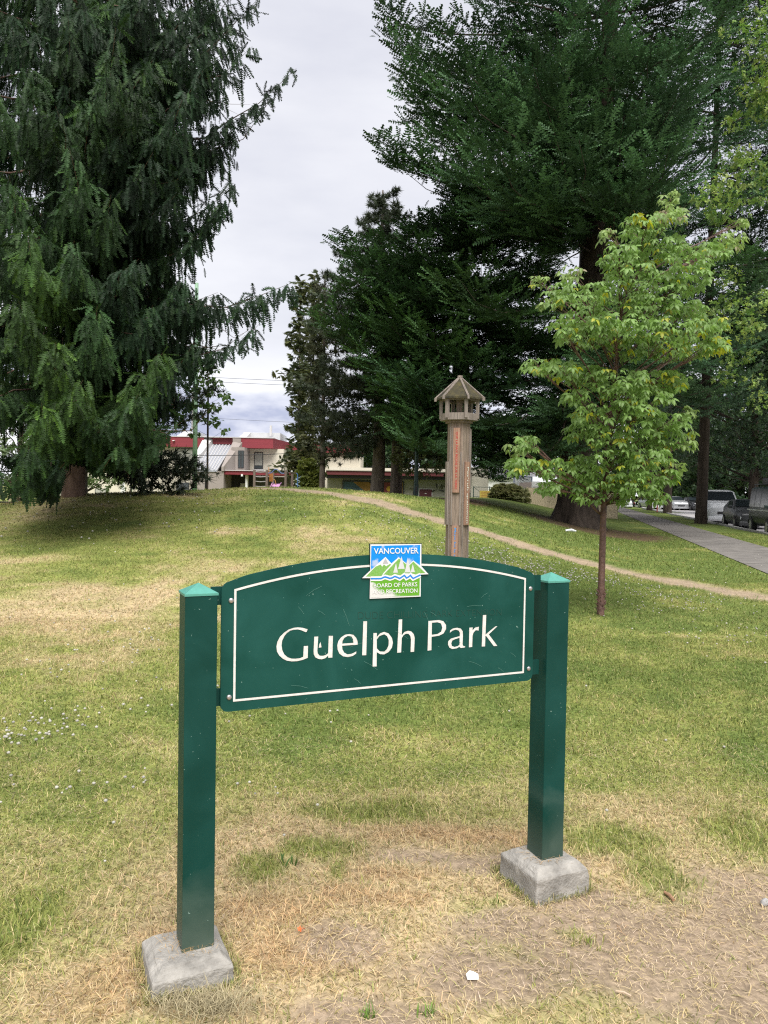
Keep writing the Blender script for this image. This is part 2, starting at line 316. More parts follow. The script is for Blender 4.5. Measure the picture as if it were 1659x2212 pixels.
# ------------------------------------------------------------------ grass
def scatter_pts(n, y0, y1, k=.53, m_=1.6):
    q = np.linspace(y0, y1, 200); cdf = k*(q*q-y0*y0)/2+m_*(q-y0); y = np.interp(RNG.uniform(0, cdf[-1], n), cdf, q); x = RNG.uniform(-1, 1, n)*(k*y+m_); return x, y
def blades(x, y, L, W, lean, col, seg2=True, zoff=0.):
    n = len(x); z = hgt(x, y)+zoff
    az = RNG.uniform(0, 2*np.pi, n); face = az+np.pi/2+RNG.uniform(-.5, .5, n)
    d = np.stack([np.cos(az)*np.sin(lean), np.sin(az)*np.sin(lean), np.cos(lean)], 1)
    w = np.stack([np.cos(face), np.sin(face), 0*face], 1)*(W/2)[:, None]
    o = np.stack([x, y, z], 1)
    tip = o+d*L[:, None]; droop = L*RNG.uniform(.0, .3, n)
    tip[:, :2] += (d[:, :2]*droop[:, None]); tip[:, 2] = np.maximum(tip[:, 2]-droop*.6, z+.002)
    mid = o+d*(L*.55)[:, None]
    mid[:, 2] += .002
    if seg2:
        V = np.stack([o-w, o+w, mid+w*.75, mid-w*.75, tip], 1).reshape(-1, 3)
        base = np.arange(n)*5
        T = np.concatenate([np.stack([base, base+1, base+2], 1), np.stack([base, base+2, base+3], 1), np.stack([base+3, base+2, base+4], 1)])
        c = np.repeat(col[:, None], 5, 1)
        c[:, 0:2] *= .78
    else:
        V = np.stack([o-w, o+w, tip], 1).reshape(-1, 3); base = np.arange(n)*3
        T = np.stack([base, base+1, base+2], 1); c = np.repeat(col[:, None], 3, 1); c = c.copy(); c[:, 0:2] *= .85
    return V, T, c.reshape(-1, 3)
def join_parts(parts):
    Vs = []; Ts = []; Cs = []; n = 0
    for V, T, c in parts:
        Vs.append(V); Ts.append(T+n); Cs.append(c); n += len(V)
    return np.concatenate(Vs), np.concatenate(Ts), np.concatenate(Cs)
SPOST = [(-.59, 2.35), (.63, 2.93)]
def build_grass():
    parts = []
    for (n, y0, y1, L0, L1, W, s2) in [(190000, 1.2, 4.2, .016, .042, .0030, True), (165000, 4.2, 8.0, .022, .048, .0042, True), (130000, 8.0, 14.0, .03, .055, .0080, False), (165000, 14.0, 31.0, .035, .07, .016, False)]:
        x, y = scatter_pts(n, y0, y1)
        F = fields(x, y)
        keep = np.ones(n)
        keep *= 1-.93*F['dirt']; keep *= 1-.95*F['path']; keep *= 1-.97*F['duff']; keep *= 1-.9*F['mul']
        t = 3.8+.245*y-x
        ed = .10*(fbm(x, y, .35, 2)-.5)
        keep *= ((t > .0+ed) | ((t < -1.93+ed) & (t > -3.8)))
        for px, py in SPOST:
            dx = (x-px)*math.cos(rad(24))+(y-py)*math.sin(rad(24)); dy = -(x-px)*math.sin(rad(24))+(y-py)*math.cos(rad(24))
            keep *= ~((abs(dx) < .118) & (abs(dy) < .118))
        k = RNG.random(n) < keep
        x = x[k]; y = y[k]; F = {a: b[k] for a, b in F.items()}
        n = len(x)
        # per blade dryness jitter keeps straw and green blades mixed
        F['dry'] = np.clip(F['dry']+RNG.normal(0, .30, n), 0, 1)
        c = grass_col(F)*RNG.uniform(.5, 1.5, n)[:, None]
        c[:, 0] *= RNG.uniform(.9, 1.12, n)
        L = RNG.uniform(L0, L1, n)*(1+.2*F['gr']+.2*F['dead'])*(.7+.7*F['n2'])
        lean = np.clip(RNG.normal(.85, .32, n)+.25*F['dry']-.25*F['gr'], .1, 1.5)
        parts.append(blades(x, y, L, W*RNG.uniform(.6, 1.3, n), lean, c, s2))
    V, T, c = join_parts(parts)
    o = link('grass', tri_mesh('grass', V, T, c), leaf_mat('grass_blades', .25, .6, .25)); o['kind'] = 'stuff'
    # mown straw lying on the ground
    parts = []
    x, y = scatter_pts(150000, 1.2, 4.6); F = fields(x, y)
    w = np.clip(.25+.60*F['dirt']+.6*F['dead'], 0, 1)*(1-.75*F['gr'])*(.25+1.3*fbm(x, y, .22, 2))
    k = RNG.random(len(x)) < w; x = x[k]; y = y[k]; n = len(x)
    c = np.array((.58, .46, .28))*RNG.uniform(.5, 1.4, n)[:, None]*np.array([1, 1, 1]); c[:, 2] *= RNG.uniform(.7, 1.3, n)
    L = np.where(RNG.random(n) < .04, RNG.uniform(.05, .11, n), RNG.uniform(.010, .038, n))
    parts.append(blades(x, y, L, RNG.uniform(.0009, .0021, n), RNG.uniform(1.30, 1.55, n), c, True, .006))
    x, y = scatter_pts(12000, 3.4, 10.); n = len(x)
    c = np.array((.50, .41, .21))*RNG.uniform(.6, 1.2, n)[:, None]
    parts.append(blades(x, y, RNG.uniform(.03, .075, n), RNG.uniform(.0015, .003, n), RNG.uniform(1.2, 1.5, n), c, True, .015))
    # straw on and against the footings
    for px, py in SPOST:
        n = 420; x = px+RNG.normal(0, .085, n); y = py+RNG.normal(0, .085, n)-.01
        dx = (x-px)*math.cos(rad(24))+(y-py)*math.sin(rad(24)); dy = -(x-px)*math.sin(rad(24))+(y-py)*math.cos(rad(24))
        k = (abs(dx) < .085) & (abs(dy) < .085); x = x[k]; y = y[k]; n = len(x)
        c = np.array((.50, .34, .17))*RNG.uniform(.5, 1.2, n)[:, None]
        parts.append(blades(x, y, RNG.uniform(.01, .035, n), RNG.uniform(.001, .002, n), RNG.uniform(1.4, 1.56, n), c, True, (.090 if px < 0 else .121)))
    for px, py in SPOST:   # longer grass left uncut round the footings
        n = 1500; e = RNG.uniform(-.135, .135, n); s = RNG.integers(0, 4, n); w = .122+np.abs(RNG.normal(0, .016, n))
        dx = np.where(s == 0, w, np.where(s == 1, -w, e)); dy = np.where(s < 2, e, np.where(s == 2, w, -w)); a = rad(24)
        x = px+dx*math.cos(a)-dy*math.sin(a); y = py+dx*math.sin(a)+dy*math.cos(a); F = fields(x, y); F['dry'] = np.clip(.55+RNG.normal(0, .3, n), 0, 1); F['dead'] = F['dead']*.5
        parts.append(blades(x, y, RNG.uniform(.015, .06, n)*(.4+.8*vnoise(x, y, .06)), RNG.uniform(.0015, .003, n), RNG.uniform(.1, 1.1, n), grass_col(F)*RNG.uniform(.6, 1.3, n)[:, None], True))
    x = -.49+RNG.normal(0, .085, 900); y = 2.16+RNG.normal(0, .035, 900)
    c = np.array((.42, .36, .22))*RNG.uniform(.5, 1.25, 900)[:, None]
    parts.append(blades(x, y, RNG.uniform(.02, .07, 900), RNG.uniform(.0012, .0024, 900), RNG.uniform(.7, 1.4, 900), c, True, .004+.025*RNG.random(900)))
    V, T, c = join_parts(parts)
    o = link('straw_litter', tri_mesh('straw_litter', V, T, c), leaf_mat('straw', .1, .7, .2)); o['kind'] = 'stuff'
    # clover flower heads
    ico = bmesh.new(); bmesh.ops.create_icosphere(ico, subdivisions=1, radius=1)
    iv = np.array([v.co[:] for v in ico.verts]); it = np.array([[v.index for v in f.verts] for f in ico.faces]); ico.free()
    P = []
    def clus(n, cx, cy, sx, sy, r): P.extend((RNG.normal(cx, sx), RNG.normal(cy, sy), r*RNG.uniform(.7, 1.2)) for _ in range(n))
    clus(60, -2.15, 4.55, .16, .16, .010); clus(26, -1.9, 4.85, .2, .2, .010); clus(16, -1.35, 3.72, .2, .09, .009); clus(26, -2.5, 7.0, .5, .4, .011)
    clus(12, -.75, 3.7, .25, .4, .008); clus(18, -1.0, 5.2, .4, .3, .009); clus(14, -2.7, 5.9, .4, .3, .010)
    clus(210, 2.2, 13.2, .6, .7, .014); clus(60, 1.1, 14.6, .7, .6, .014); clus(150, 3.1, 12.3, .6, .35, .013); clus(80, 4.0, 10.9, .6, .4, .011); clus(90, 1.6, 12.6, .4, .5, .014)
    clus(50, 3.6, 9.9, .6, .3, .010); clus(90, -5, 15.5, 2.0, 1.6, .018); clus(80, .3, 15.5, 1., 1., .016); clus(60, 3.9, 8.0, .6, .7, .010)
    for _ in range(130):
        yy = math.sqrt(random.uniform(3.3**2, 20**2)); P.append((random.uniform(-.5, .5)*yy, yy, .0016*yy**.5+.006))
    P = np.array(P); F = fields(P[:, 0], P[:, 1]); k = (F['path'] < .3) & (F['dirt'] < .3); P = P[k]; n = len(P)
    z = hgt(P[:, 0], P[:, 1])+.035
    o3 = np.stack([P[:, 0], P[:, 1], z], 1)
    V = (iv[None]*P[:, 2][:, None, None]*np.array([1, 1, .8])+o3[:, None]).reshape(-1, 3)
    T = (it[None]+(np.arange(n)*len(iv))[:, None, None]).reshape(-1, 3)
    c = np.repeat((np.array((.50, .48, .42))*RNG.uniform(.6, 1.1, n)[:, None])[:, None], len(iv), 1).reshape(-1, 3)
    o = link('clover_flowers', tri_mesh('clover_flowers', V, T, c), leaf_mat('clover', .2, .8, .1)); o['kind'] = 'stuff'
build_grass()

# ------------------------------------------------------------------ park sign
TH = rad(24.3); PLX, PLY = -.499, 2.375
UX, UY = math.cos(TH), math.sin(TH)
def SP(u_, z, off=0.):
    return Vector((PLX+UX*u_+UY*off, PLY+UY*u_-UX*off, z))
def W(o, root):
    o.parent = root
    o.matrix_parent_inverse = (Matrix.Translation(root.location) @ Matrix.Rotation(root.rotation_euler[2], 4, 'Z')).inverted()
    return o
sign = empty('park_sign', (.02, 2.65, 0), 'green park name board between two square posts on concrete footings', 'sign')
GREENC = (.0024, .050, .038)
def sign_paint(name, c, worn):
    m, nt, b = new_mat(name)
    tc = nt.nodes.new('ShaderNodeTexCoord')
    n = nt.nodes.new('ShaderNodeTexNoise'); n.inputs['Scale'].default_value = 5; n.inputs['Detail'].default_value = 5; n.inputs['Distortion'].default_value = .6
    nt.links.new(tc.outputs['Object'], n.inputs['Vector'])
    cr = nt.nodes.new('ShaderNodeValToRGB'); cr.color_ramp.elements[0].position = .35; cr.color_ramp.elements[1].position = .72
    cr.color_ramp.elements[0].color = (*[v*.85 for v in c], 1); cr.color_ramp.elements[1].color = (c[0]*1.15+.007*worn, c[1]*1.1+.014*worn, c[2]*1.15+.014*worn, 1)
    nt.links.new(n.outputs[0], cr.inputs[0])
    # chips: small pale specks
    v = nt.nodes.new('ShaderNodeTexNoise'); v.inputs['Scale'].default_value = 95; v.inputs['Detail'].default_value = 2
    nt.links.new(tc.outputs['Object'], v.inputs['Vector'])
    gt = nt.nodes.new('ShaderNodeMapRange'); gt.inputs['From Min'].default_value = .735; gt.inputs['From Max'].default_value = .80
    nt.links.new(v.outputs[0], gt.inputs[0])
    mx = nt.nodes.new('ShaderNodeMix'); mx.data_type = 'RGBA'
    nt.links.new(gt.outputs[0], mx.inputs[0]); nt.links.new(cr.outputs[0], mx.inputs[6]); mx.inputs[7].default_value = (.25, .38, .33, 1)
    # dust and splashes near the ground, following the height on the post
    sz = nt.nodes.new('ShaderNodeSeparateXYZ'); nt.links.new(tc.outputs['Object'], sz.inputs[0])
    ad = nt.nodes.new('ShaderNodeMath'); ad.operation = 'MULTIPLY_ADD'; ad.inputs[1].default_value = -.45; nt.links.new(n.outputs[0], ad.inputs[0]); nt.links.new(sz.outputs['Z'], ad.inputs[2])
    dz = nt.nodes.new('ShaderNodeMapRange'); dz.inputs['From Min'].default_value = .12; dz.inputs['From Max'].default_value = -.15; dz.inputs['To Max'].default_value = .38; nt.links.new(ad.outputs[0], dz.inputs[0])
    m2 = nt.nodes.new('ShaderNodeMix'); m2.data_type = 'RGBA'; nt.links.new(dz.outputs[0], m2.inputs[0]); nt.links.new(mx.outputs[2], m2.inputs[6]); m2.inputs[7].default_value = (.16, .17, .13, 1)
    nt.links.new(m2.outputs[2], b.inputs['Base Color'])
    r2 = nt.nodes.new('ShaderNodeMapRange'); r2.inputs['To Min'].default_value = .34; r2.inputs['To Max'].default_value = .58
    nt.links.new(n.outputs[0], r2.inputs[0]); nt.links.new(r2.outputs[0], b.inputs['Roughness'])
    b.inputs['Specular IOR Level'].default_value = .18
    return m
m_panel = sign_paint('sign_green', GREENC, 1.); m_post = sign_paint('post_green', (.0022, .041, .032), .5)
m_cap = mat('cap_skylit_green', (.07, .26, .21), .45, noise=.12, scale=30)  # paler than the posts: sky reflection on the caps put into the colour
m_white = mat('sign_white', (.66, .65, .63), .6, noise=.08, scale=60, col2=(.52, .50, .47))
m_bolt = mat('bolt_steel', (.45, .43, .43), .35, .8, noise=.2, scale=80)
m_conc = mat('footing_concrete', (.27, .255, .23), .95, noise=.36, scale=13, bump=.35, bscale=110)
def c_arc(hw, zc, R_, uc=.5835, n=24):
    return [(uc+hw*(2*i/n-1), zc-(R_-math.sqrt(R_*R_-(hw*(2*i/n-1))**2))) for i in range(n+1)]
def corner(cx_, cz, r, a0, a1, n=5):
    return [(cx_+r*math.cos(rad(a0+(a1-a0)*i/n)), cz+r*math.sin(rad(a0+(a1-a0)*i/n))) for i in range(n+1)]
PW = 1.167
arc = c_arc(PW/2-.028, 1.283, 2.25)
outl = corner(.024, .824, .024, 180, 270)+corner(PW-.024, .824, .024, 270, 360)+[(PW, 1.178)]+corner(PW-.03, 1.178, .03, 0, 62, 4)[1:]+[p for p in reversed(arc)][1:-1]+corner(.03, 1.178, .03, 118, 180, 4)
n_ = len(outl)
pm = MB(); pm.add([SP(u_, z, 0) for u_, z in outl]+[SP(u_, z, -.008) for u_, z in outl],
                 [tuple(range(n_)), tuple(range(2*n_-1, n_-1, -1))]+[(i, (i+1) % n_, n_+(i+1) % n_, n_+i) for i in range(n_)])
panel = W(pm.build('panel', m_panel), sign)
def polyfill(polys, off, name, m, parent, depth=0.):
    """flat filled outline with holes (even-odd) mapped on to the board"""
    cu = bpy.data.curves.new('tmp', 'CURVE'); cu.dimensions = '2D'; cu.fill_mode = 'BOTH'
    for P in polys:
        s = cu.splines.new('POLY'); s.points.add(len(P)-1)
        for q, (a, b_) in zip(s.points, P): q.co = (a*100, b_*100, 0, 1)
        s.use_cyclic_u = True
    ob = bpy.data.objects.new('tmp', cu); me = bpy.data.meshes.new_from_object(ob)
    vs = [SP(v.co.x/100, v.co.y/100, off) for v in me.vertices]; fs = [tuple(p.vertices) for p in me.polygons]
    bpy.data.objects.remove(ob); bpy.data.curves.remove(cu); bpy.data.meshes.remove(me)
    return vs, fs
bm_ = MB()
for i, Lt in enumerate(LETTERS): bm_.add(*polyfill(Lt, .0014, '', None, None))
lt = bm_.build('lettering', m_white); W(lt, panel)
panel.location = (0, 0, 0)
# border line
bo = [(.043, .834)]+[(PW-.043, .834)]+list(reversed(c_arc(PW/2-.043, 1.247, 2.25, n=30)))
def line_strip(P, w, off, closed=True):
    P = [Vector((a, b_)) for a, b_ in P]; n = len(P); vs = []; fs = []
    for i, p in enumerate(P):
        a = P[(i-1) % n] if (closed or i > 0) else p; b_ = P[(i+1) % n] if (closed or i < n-1) else p
        t1 = (p-a).normalized() if (p-a).length else (b_-p).normalized(); t2 = (b_-p).normalized() if (b_-p).length else t1
        n1 = Vector((-t1.y, t1.x)); n2 = Vector((-t2.y, t2.x)); m_ = (n1+n2).normalized(); k = w/2/max(.3, m_.dot(n1))
        for s in (-1, 1): q = p+m_*k*s; vs.append(SP(q.x, q.y, off))
    for i in range(n if closed else n-1):
        j = (i+1) % n; fs.append((2*i, 2*j, 2*j+1, 2*i+1))
    return vs, fs
bd = MB(); bd.add(*line_strip(bo, .0070, .0012)); W(bd.build('border_line', m_white), panel)
# text on arbitrary quads
def text_geo(body, extra=0., mono=False):
    cu = bpy.data.curves.new('tmp', 'FONT'); cu.body = body; cu.size = 1; cu.offset = extra; cu.resolution_u = 3
    ob = bpy.data.objects.new('tmp', cu); COL.objects.link(ob); dg = bpy.context.evaluated_depsgraph_get(); dg.update()
    me = bpy.data.meshes.new_from_object(ob.evaluated_get(dg))
    v = [tuple(q.co) for q in me.vertices]; f = [tuple(p.vertices) for p in me.polygons]
    bpy.data.objects.remove(ob); bpy.data.curves.remove(cu); bpy.data.meshes.remove(me)
    x0 = min(q[0] for q in v); x1 = max(q[0] for q in v); y0 = min(q[1] for q in v); y1 = max(q[1] for q in v)
    return [((q[0]-x0)/(x1-x0), (q[1]-y0)/(y1-y0)) for q in v], f
def quad_text(body, q, fn, extra=0.):
    """q: lower-left, lower-right, upper-right, upper-left in the plane of fn"""
    v, f = text_geo(body, extra)
    o = []
    for a, b_ in v:
        x = (q[0][0]*(1-a)+q[1][0]*a)*(1-b_)+(q[3][0]*(1-a)+q[2][0]*a)*b_
        y = (q[0][1]*(1-a)+q[1][1]*a)*(1-b_)+(q[3][1]*(1-a)+q[2][1]*a)*b_
        o.append(fn(x, y))
    return o, f
gr_ = MB(); gr_.add(*quad_text('DUDE CHILLING PARK EXTENSION', [(.4581, 1.068), (1.0241, 1.0521), (1.0235, 1.0745), (.4577, 1.0918)], lambda a, b_: SP(a, b_, .0011), -.022))
W(gr_.build('marker_scrawl', mat('old_marker', (.004, .050, .036), .6)), panel)
# logo plate
logo = MB(); P = LOGO['plate']; n_ = len(P)
logo.add([SP(a, b_, .0045) for a, b_ in P]+[SP(a, b_, .0002) for a, b_ in P], [tuple(range(n_-1, -1, -1)), tuple(range(n_, 2*n_))]+[(i, (i+1) % n_, n_+(i+1) % n_, n_+i) for i in range(n_)])
lg = W(logo.build('emblem_plate', mat('plate_dark', (.006, .025, .02), .5)), panel)
def flat(key, off, m, name, label=None):
    b_ = MB(); b_.add(*polyfill([LOGO[key]] if isinstance(key, str) else [LOGO[k] for k in key], off, '', None, None)); return b_
def wear_grid(top, bot, x0, x1, c, off, wf, nx=70, nz=46):
    vs = []; cs = []
    tx = [p[0] for p in top]; tz = [p[1] for p in top]; bx_ = [p[0] for p in bot]; bz_ = [p[1] for p in bot]
    for j in range(nz+1):
        for i in range(nx+1):
            u_ = x0+(x1-x0)*i/nx; zt = np.interp(u_, tx, tz); zb = np.interp(u_, bx_, bz_); z = zb+(zt-zb)*j/nz
            vs.append(SP(u_, z, off)); w = wf(u_, z); cs.append([c[k]*(1-w)+(.56, .56, .55)[k]*w for k in range(3)])
    T = []
    for j in range(nz):
        for i in range(nx):
            a = j*(nx+1)+i; T += [(a, a+1, a+nx+2), (a, a+nx+2, a+nx+1)]
    return tri_mesh('worn', [tuple(v) for v in vs], T, np.array(cs))
m_attr = leaf_mat('emblem_print', 0, .5, .3)
m_lw = mat('emblem_white', (.62, .63, .63), .5); m_lg = mat('emblem_grey', (.36, .36, .38), .5); m_lt = mat('emblem_pale', (.50, .51, .52), .5)
W(flat('white', .0048, m_lw, '').build('emblem_ground', m_lw), lg)
fb = lambda a, b_, s: float(fbm(np.array(a*40), np.array(b_*40), s, 4))
B_ = LOGO['blue']
W(link('emblem_sky', wear_grid([B_[0], B_[1]], [B_[3], B_[2]], .5005, .6848, (.0, .21, .62), .0052, lambda a, b_: float(sstep(fb(a, b_, 1.)+max(0, 1.275-b_)*3.0, .56, .8))*.6), m_attr), lg)
W(flat('sil', .0056, m_lw, '').build('emblem_ridge', m_lw), lg)
hg = MB(); hg.add(*polyfill([LOGO['g1']], .0060, '', None, None)); hg.add(*polyfill([LOGO['g2']], .0060, '', None, None))
W(hg.build('emblem_hills', mat('emblem_green', (.11, .31, .025), .5, noise=.1, scale=200, col2=(.20, .38, .12))), lg)
W(flat('peak', .0060, m_lg, '').build('emblem_peak', m_lg), lg)
tg = MB()
for k in ('t1', 't2', 't3', 't4'): tg.add(*polyfill([LOGO[k]], .0064, '', None, None))
W(tg.build('emblem_trees', m_lt), lg)
wv = MB(); wv.add(*line_strip(LOGO['wave'], .0155, .0062, False)); W(wv.build('emblem_foam', m_lw), lg)
wv = MB(); wv.add(*line_strip(LOGO['wave'], .0055, .0066, False)); W(wv.build('emblem_wave', mat('emblem_blue', (.005, .17, .55), .5)), lg)
G_ = LOGO['green']
W(link('emblem_field', wear_grid(G_[:-2], [G_[-1], G_[-2]], .5005, .6848, (.105, .31, .02), .0055, lambda a, b_: float(sstep(fb(a, b_, .8)*.55+max(0, 1.18-b_)*17+max(0, .54-a)*17*(1.0 if b_ < 1.19 else .4)-(max(0, a-.56)*5.), .52, .9))), m_attr), lg)
for txt_, k_, ex_ in (('VANCOUVER', 'van', .012), ('BOARD OF PARKS', 'board', .008), ('AND RECREATION', 'rec', .008)):
    tx = MB(); tx.add(*quad_text(txt_, LOGO[k_], lambda a, b_: SP(a, b_, .0070), ex_)); W(tx.build('emblem_lettering', m_lw), lg)
#*quad_text('VANCOUVER', LOGO['van'], lambda a, b_: SP(a, b_, .0070), .012)); tx.add(*quad_text('BOARD OF PARKS', LOGO['board'], lambda a, b_: SP(a, b_, .0070), .008)); tx.add(*quad_text('AND RECREATION', LOGO['rec'], lambda a, b_: SP(a, b_, .0070), .008))
# posts, caps, brackets, bolts, footings
YP = rad(24.8); PU = Vector((math.cos(YP), math.sin(YP), 0)); PV = Vector((-math.sin(YP), math.cos(YP), 0)); S_ = .098
for (cx_, cy_, z0, z1, fz, fc) in [(-.592, 2.30, .02, 1.172, .084, (-.59, 2.345)), (.617, 2.86, .03, 1.165, .116, (.635, 2.915))]:
    c = Vector((cx_, cy_, 0))+PU*S_/2+PV*S_/2
    pb = MB(); pb.box((c.x, c.y, (z0+z1)/2), (S_, S_, z1-z0), YP); po = W(pb.build('post', m_post, bevel=.004), sign)
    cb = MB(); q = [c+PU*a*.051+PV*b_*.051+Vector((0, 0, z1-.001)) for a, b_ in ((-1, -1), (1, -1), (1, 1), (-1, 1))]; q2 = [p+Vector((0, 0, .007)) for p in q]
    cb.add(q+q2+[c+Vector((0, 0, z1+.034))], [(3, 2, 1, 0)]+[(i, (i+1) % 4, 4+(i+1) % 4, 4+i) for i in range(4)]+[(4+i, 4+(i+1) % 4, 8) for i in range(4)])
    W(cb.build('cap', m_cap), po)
    # footing: bevelled block
    fo = Vector((*fc, 0)); fb_ = MB(); h1 = fz; h0 = fz-.028
    def ring(h, s): return [fo+PU*a*s+PV*b_*s+Vector((0, 0, h)) for a, b_ in ((-1, -1), (1, -1), (1, 1), (-1, 1))]
    fb_.add(ring(-.06, .124)+ring(h0, .119)+ring(h1, .088), [(0, 1, 5, 4), (1, 2, 6, 5), (2, 3, 7, 6), (3, 0, 4, 7), (4, 5, 9, 8), (5, 6, 10, 9), (6, 7, 11, 10), (7, 4, 8, 11), (8, 9, 10, 11), (3, 2, 1, 0)])
    f_ = W(fb_.build('footing', m_conc, bevel=.006), sign)
    bm2 = bmesh.new(); bm2.from_mesh(f_.data); bmesh.ops.triangulate(bm2, faces=bm2.faces); bmesh.ops.subdivide_edges(bm2, edges=bm2.edges, cuts=5, use_grid_fill=True)
    for v in bm2.verts:
        k = (float(vnoise(v.co.x*100, v.co.y*100+v.co.z*170, 1.3))-.5)*.0028+(float(vnoise(v.co.x*100+9, v.co.z*100-v.co.y*60, 3.4))-.5)*.004
        v.co += v.normal*k
    bm2.to_mesh(f_.data); bm2.free()
for u0, u1 in ((-.030, .055), (PW-.055, PW+.035)):
    for z0, z1 in ((1.135, 1.192), (.818, .872)):
        b_ = MB(); a = SP((u0+u1)/2, (z0+z1)/2, -.015); b_.box(a, (u1-u0, .010, z1-z0), TH); W(b_.build('bracket', m_post), sign)
for u_, z in [(.030, 1.1487), (.027, .8456), (1.149, 1.1438), (1.149, .845)]:
    b_ = bmesh.new(); bmesh.ops.create_uvsphere(b_, u_segments=14, v_segments=8, radius=.0085)
    for v in b_.verts: v.co.z *= .5
    me = bpy.data.meshes.new('bolt'); b_.to_mesh(me); b_.free(); me.polygons.foreach_set('use_smooth', [True]*len(me.polygons))
    o = link('bolt', me, m_bolt); o.location = SP(u_, z, .001); o.rotation_euler = (rad(90), 0, TH); W(o, sign)
# sticker scrap and scratches on the board
b_ = MB(); b_.add(*polyfill([[(.3225, .9925), (.3265, .9995), (.330, .982), (.3205, .981)]], .0018, '', None, None)); W(b_.build('sticker_scrap', m_white), panel)
sc_ = MB(); rr = random.Random(5)
for i in range(46):
    u_ = rr.uniform(.06, 1.1); z = rr.uniform(.85, 1.16); L_ = rr.choice([.002, .003, .004, .03, .06]); a = rr.uniform(-1.2, .6); w = .0006 if L_ > .01 else .0014
    p2 = [(u_, z), (u_+L_*math.cos(a)*.5, z+L_*math.sin(a)*.5+L_*.05), (u_+L_*math.cos(a), z+L_*math.sin(a))]
    sc_.add(*line_strip(p2, w, .0010+.00002*i, False))
W(sc_.build('scratches', mat('scratch', (.10, .24, .20), .7)), panel)

# ------------------------------------------------------------------ carved wooden pole with little house
PXp, PYp = .906, 9.5; g0 = H(PXp, PYp)
def wood(name, a, b_, sc=6., st=(9, 9, .6)):
    return mat(name, a, .85, scale=sc, stretch=st, col2=b_, bump=.5, bscale=sc*2.2)
m_wood = wood('weathered_wood', (.125, .095, .072), (.30, .23, .18))
m_wood2 = wood('grey_wood', (.13, .11, .095), (.30, .25, .215))
m_wood3 = wood('plaque_wood', (.20, .105, .07), (.40, .25, .175))
m_red = mat('red_paint', (.40, .018, .018), .7); m_pw = mat('pale_paint', (.62, .66, .60), .7); m_bl = mat('blue_paint', (.03, .25, .60), .7)
pole = empty('wooden_pole', (PXp, PYp, g0-.03), 'weathered six-sided wooden pole with lettered plaques standing behind the park sign', 'pole')
def zz(cy): return 3.016-.001063*cy-(g0-.03)
HA = [15+60*k for k in range(6)]
def hexp(R_, off=0): return [(R_*math.sin(rad(a+off)), -R_*math.cos(rad(a+off))) for a in HA]
b_ = MB(); z1 = zz(640); r0, r1 = .146, .140
h0 = [(*p, -.3) for p in hexp(r0)]; h1 = [(*p, z1) for p in hexp(r1)]
b_.add(h0+h1, [(5, 4, 3, 2, 1, 0), (6, 7, 8, 9, 10, 11)]+[(i, (i+1) % 6, 6+(i+1) % 6, 6+i) for i in range(6)])
b_.build('shaft', m_wood, pole, bevel=.004)
def face_frame(az, R_=.1255):
    n = Vector((math.sin(rad(az)), -math.cos(rad(az)), 0)); t = Vector((math.cos(rad(az)), math.sin(rad(az)), 0)); return n, t, n*R_
def plaque(az, za, zb, w, th, m, text=None, tm=None, cap=.03, tz=None):
    n, t, o_ = face_frame(az)
    mb = MB(); c = o_+n*(th/2-.004)+Vector((0, 0, (za+zb)/2)); M = Matrix((t.to_tuple(), (-n).to_tuple(), (0, 0, 1))).transposed().to_4x4()
    mb.box(c, (w, th, za-zb), M=M); pq = mb.build('plaque', m, pole, bevel=.003)
    if text:
        ta, tb = tz
        fn = lambda a, bb: o_+n*(th-.004+.0015)+t*bb+Vector((0, 0, a))
        q = [(ta, -cap/2), (tb, -cap/2), (tb, cap/2), (ta, cap/2)]
        vs, fs = quad_text(text, q, fn, .01); g = MB(); g.add(vs, fs); g.build('lettering', tm, pq)
    return pq
plaque(-15, zz(700), zz(1440), .082, .032, m_wood3, 'QUE LA PAIX REGNE SUR LA TERRE', m_red, .030, (zz(745), zz(1400)))
plaque(45, zz(1085), zz(1812), .082, .032, m_wood3, "Pay'ruh qraluwun", m_pw, .036, (zz(1145), zz(1790)))
plaque(-75, zz(1085), zz(1812), .082, .032, m_wood2)
plaque(-15, zz(1820), zz(2500), .082, .030, m_wood3, 'Mayo ho la ti', m_bl, .030, (zz(1845), zz(2180)))
plaque(105, zz(700), zz(1440), .082, .032, m_wood2); plaque(165, zz(1085), zz(1812), .082, .032, m_wood3)
for (az, off, za, zb) in [(-15, .055, 980, 1815), (-15, -.052, 700, 1815), (45, -.055, 1085, 2200), (-75, .052, 640, 2200), (45, .056, 700, 2200)]:
    n, t, o_ = face_frame(az); mb = MB(); M = Matrix((t.to_tuple(), (-n).to_tuple(), (0, 0, 1))).transposed().to_4x4()
    mb.box(o_+n*.001+t*off+Vector((0, 0, (zz(za)+zz(zb))/2)), (.016, .016, zz(za)-zz(zb)), M=M); mb.build('batten', m_wood2, pole)
bh = empty('bird_house', (0, 0, 0), None, None); bh.parent = pole; del_keys = None
def hring(R0, R1, za, zb, name, m, par, bev=0.):
    b = MB(); o0 = [(*p, za) for p in hexp(R0)]; o1 = [(*p, zb) for p in hexp(R0)]; i0 = [(*p, za) for p in hexp(R1)]; i1 = [(*p, zb) for p in hexp(R1)]
    f = []
    for i in range(6):
        j = (i+1) % 6
        f += [(i, j, 6+j, 6+i), (12+j, 12+i, 18+i, 18+j), (6+i, 6+j, 18+j, 18+i), (j, i, 12+i, 12+j)]
    b.add(o0+o1+i0+i1, f); return b.build(name, m, par)
b_ = MB(); b_.prism(hexp(.17), zz(640), zz(612)); b_.build('collar', m_wood, bh)
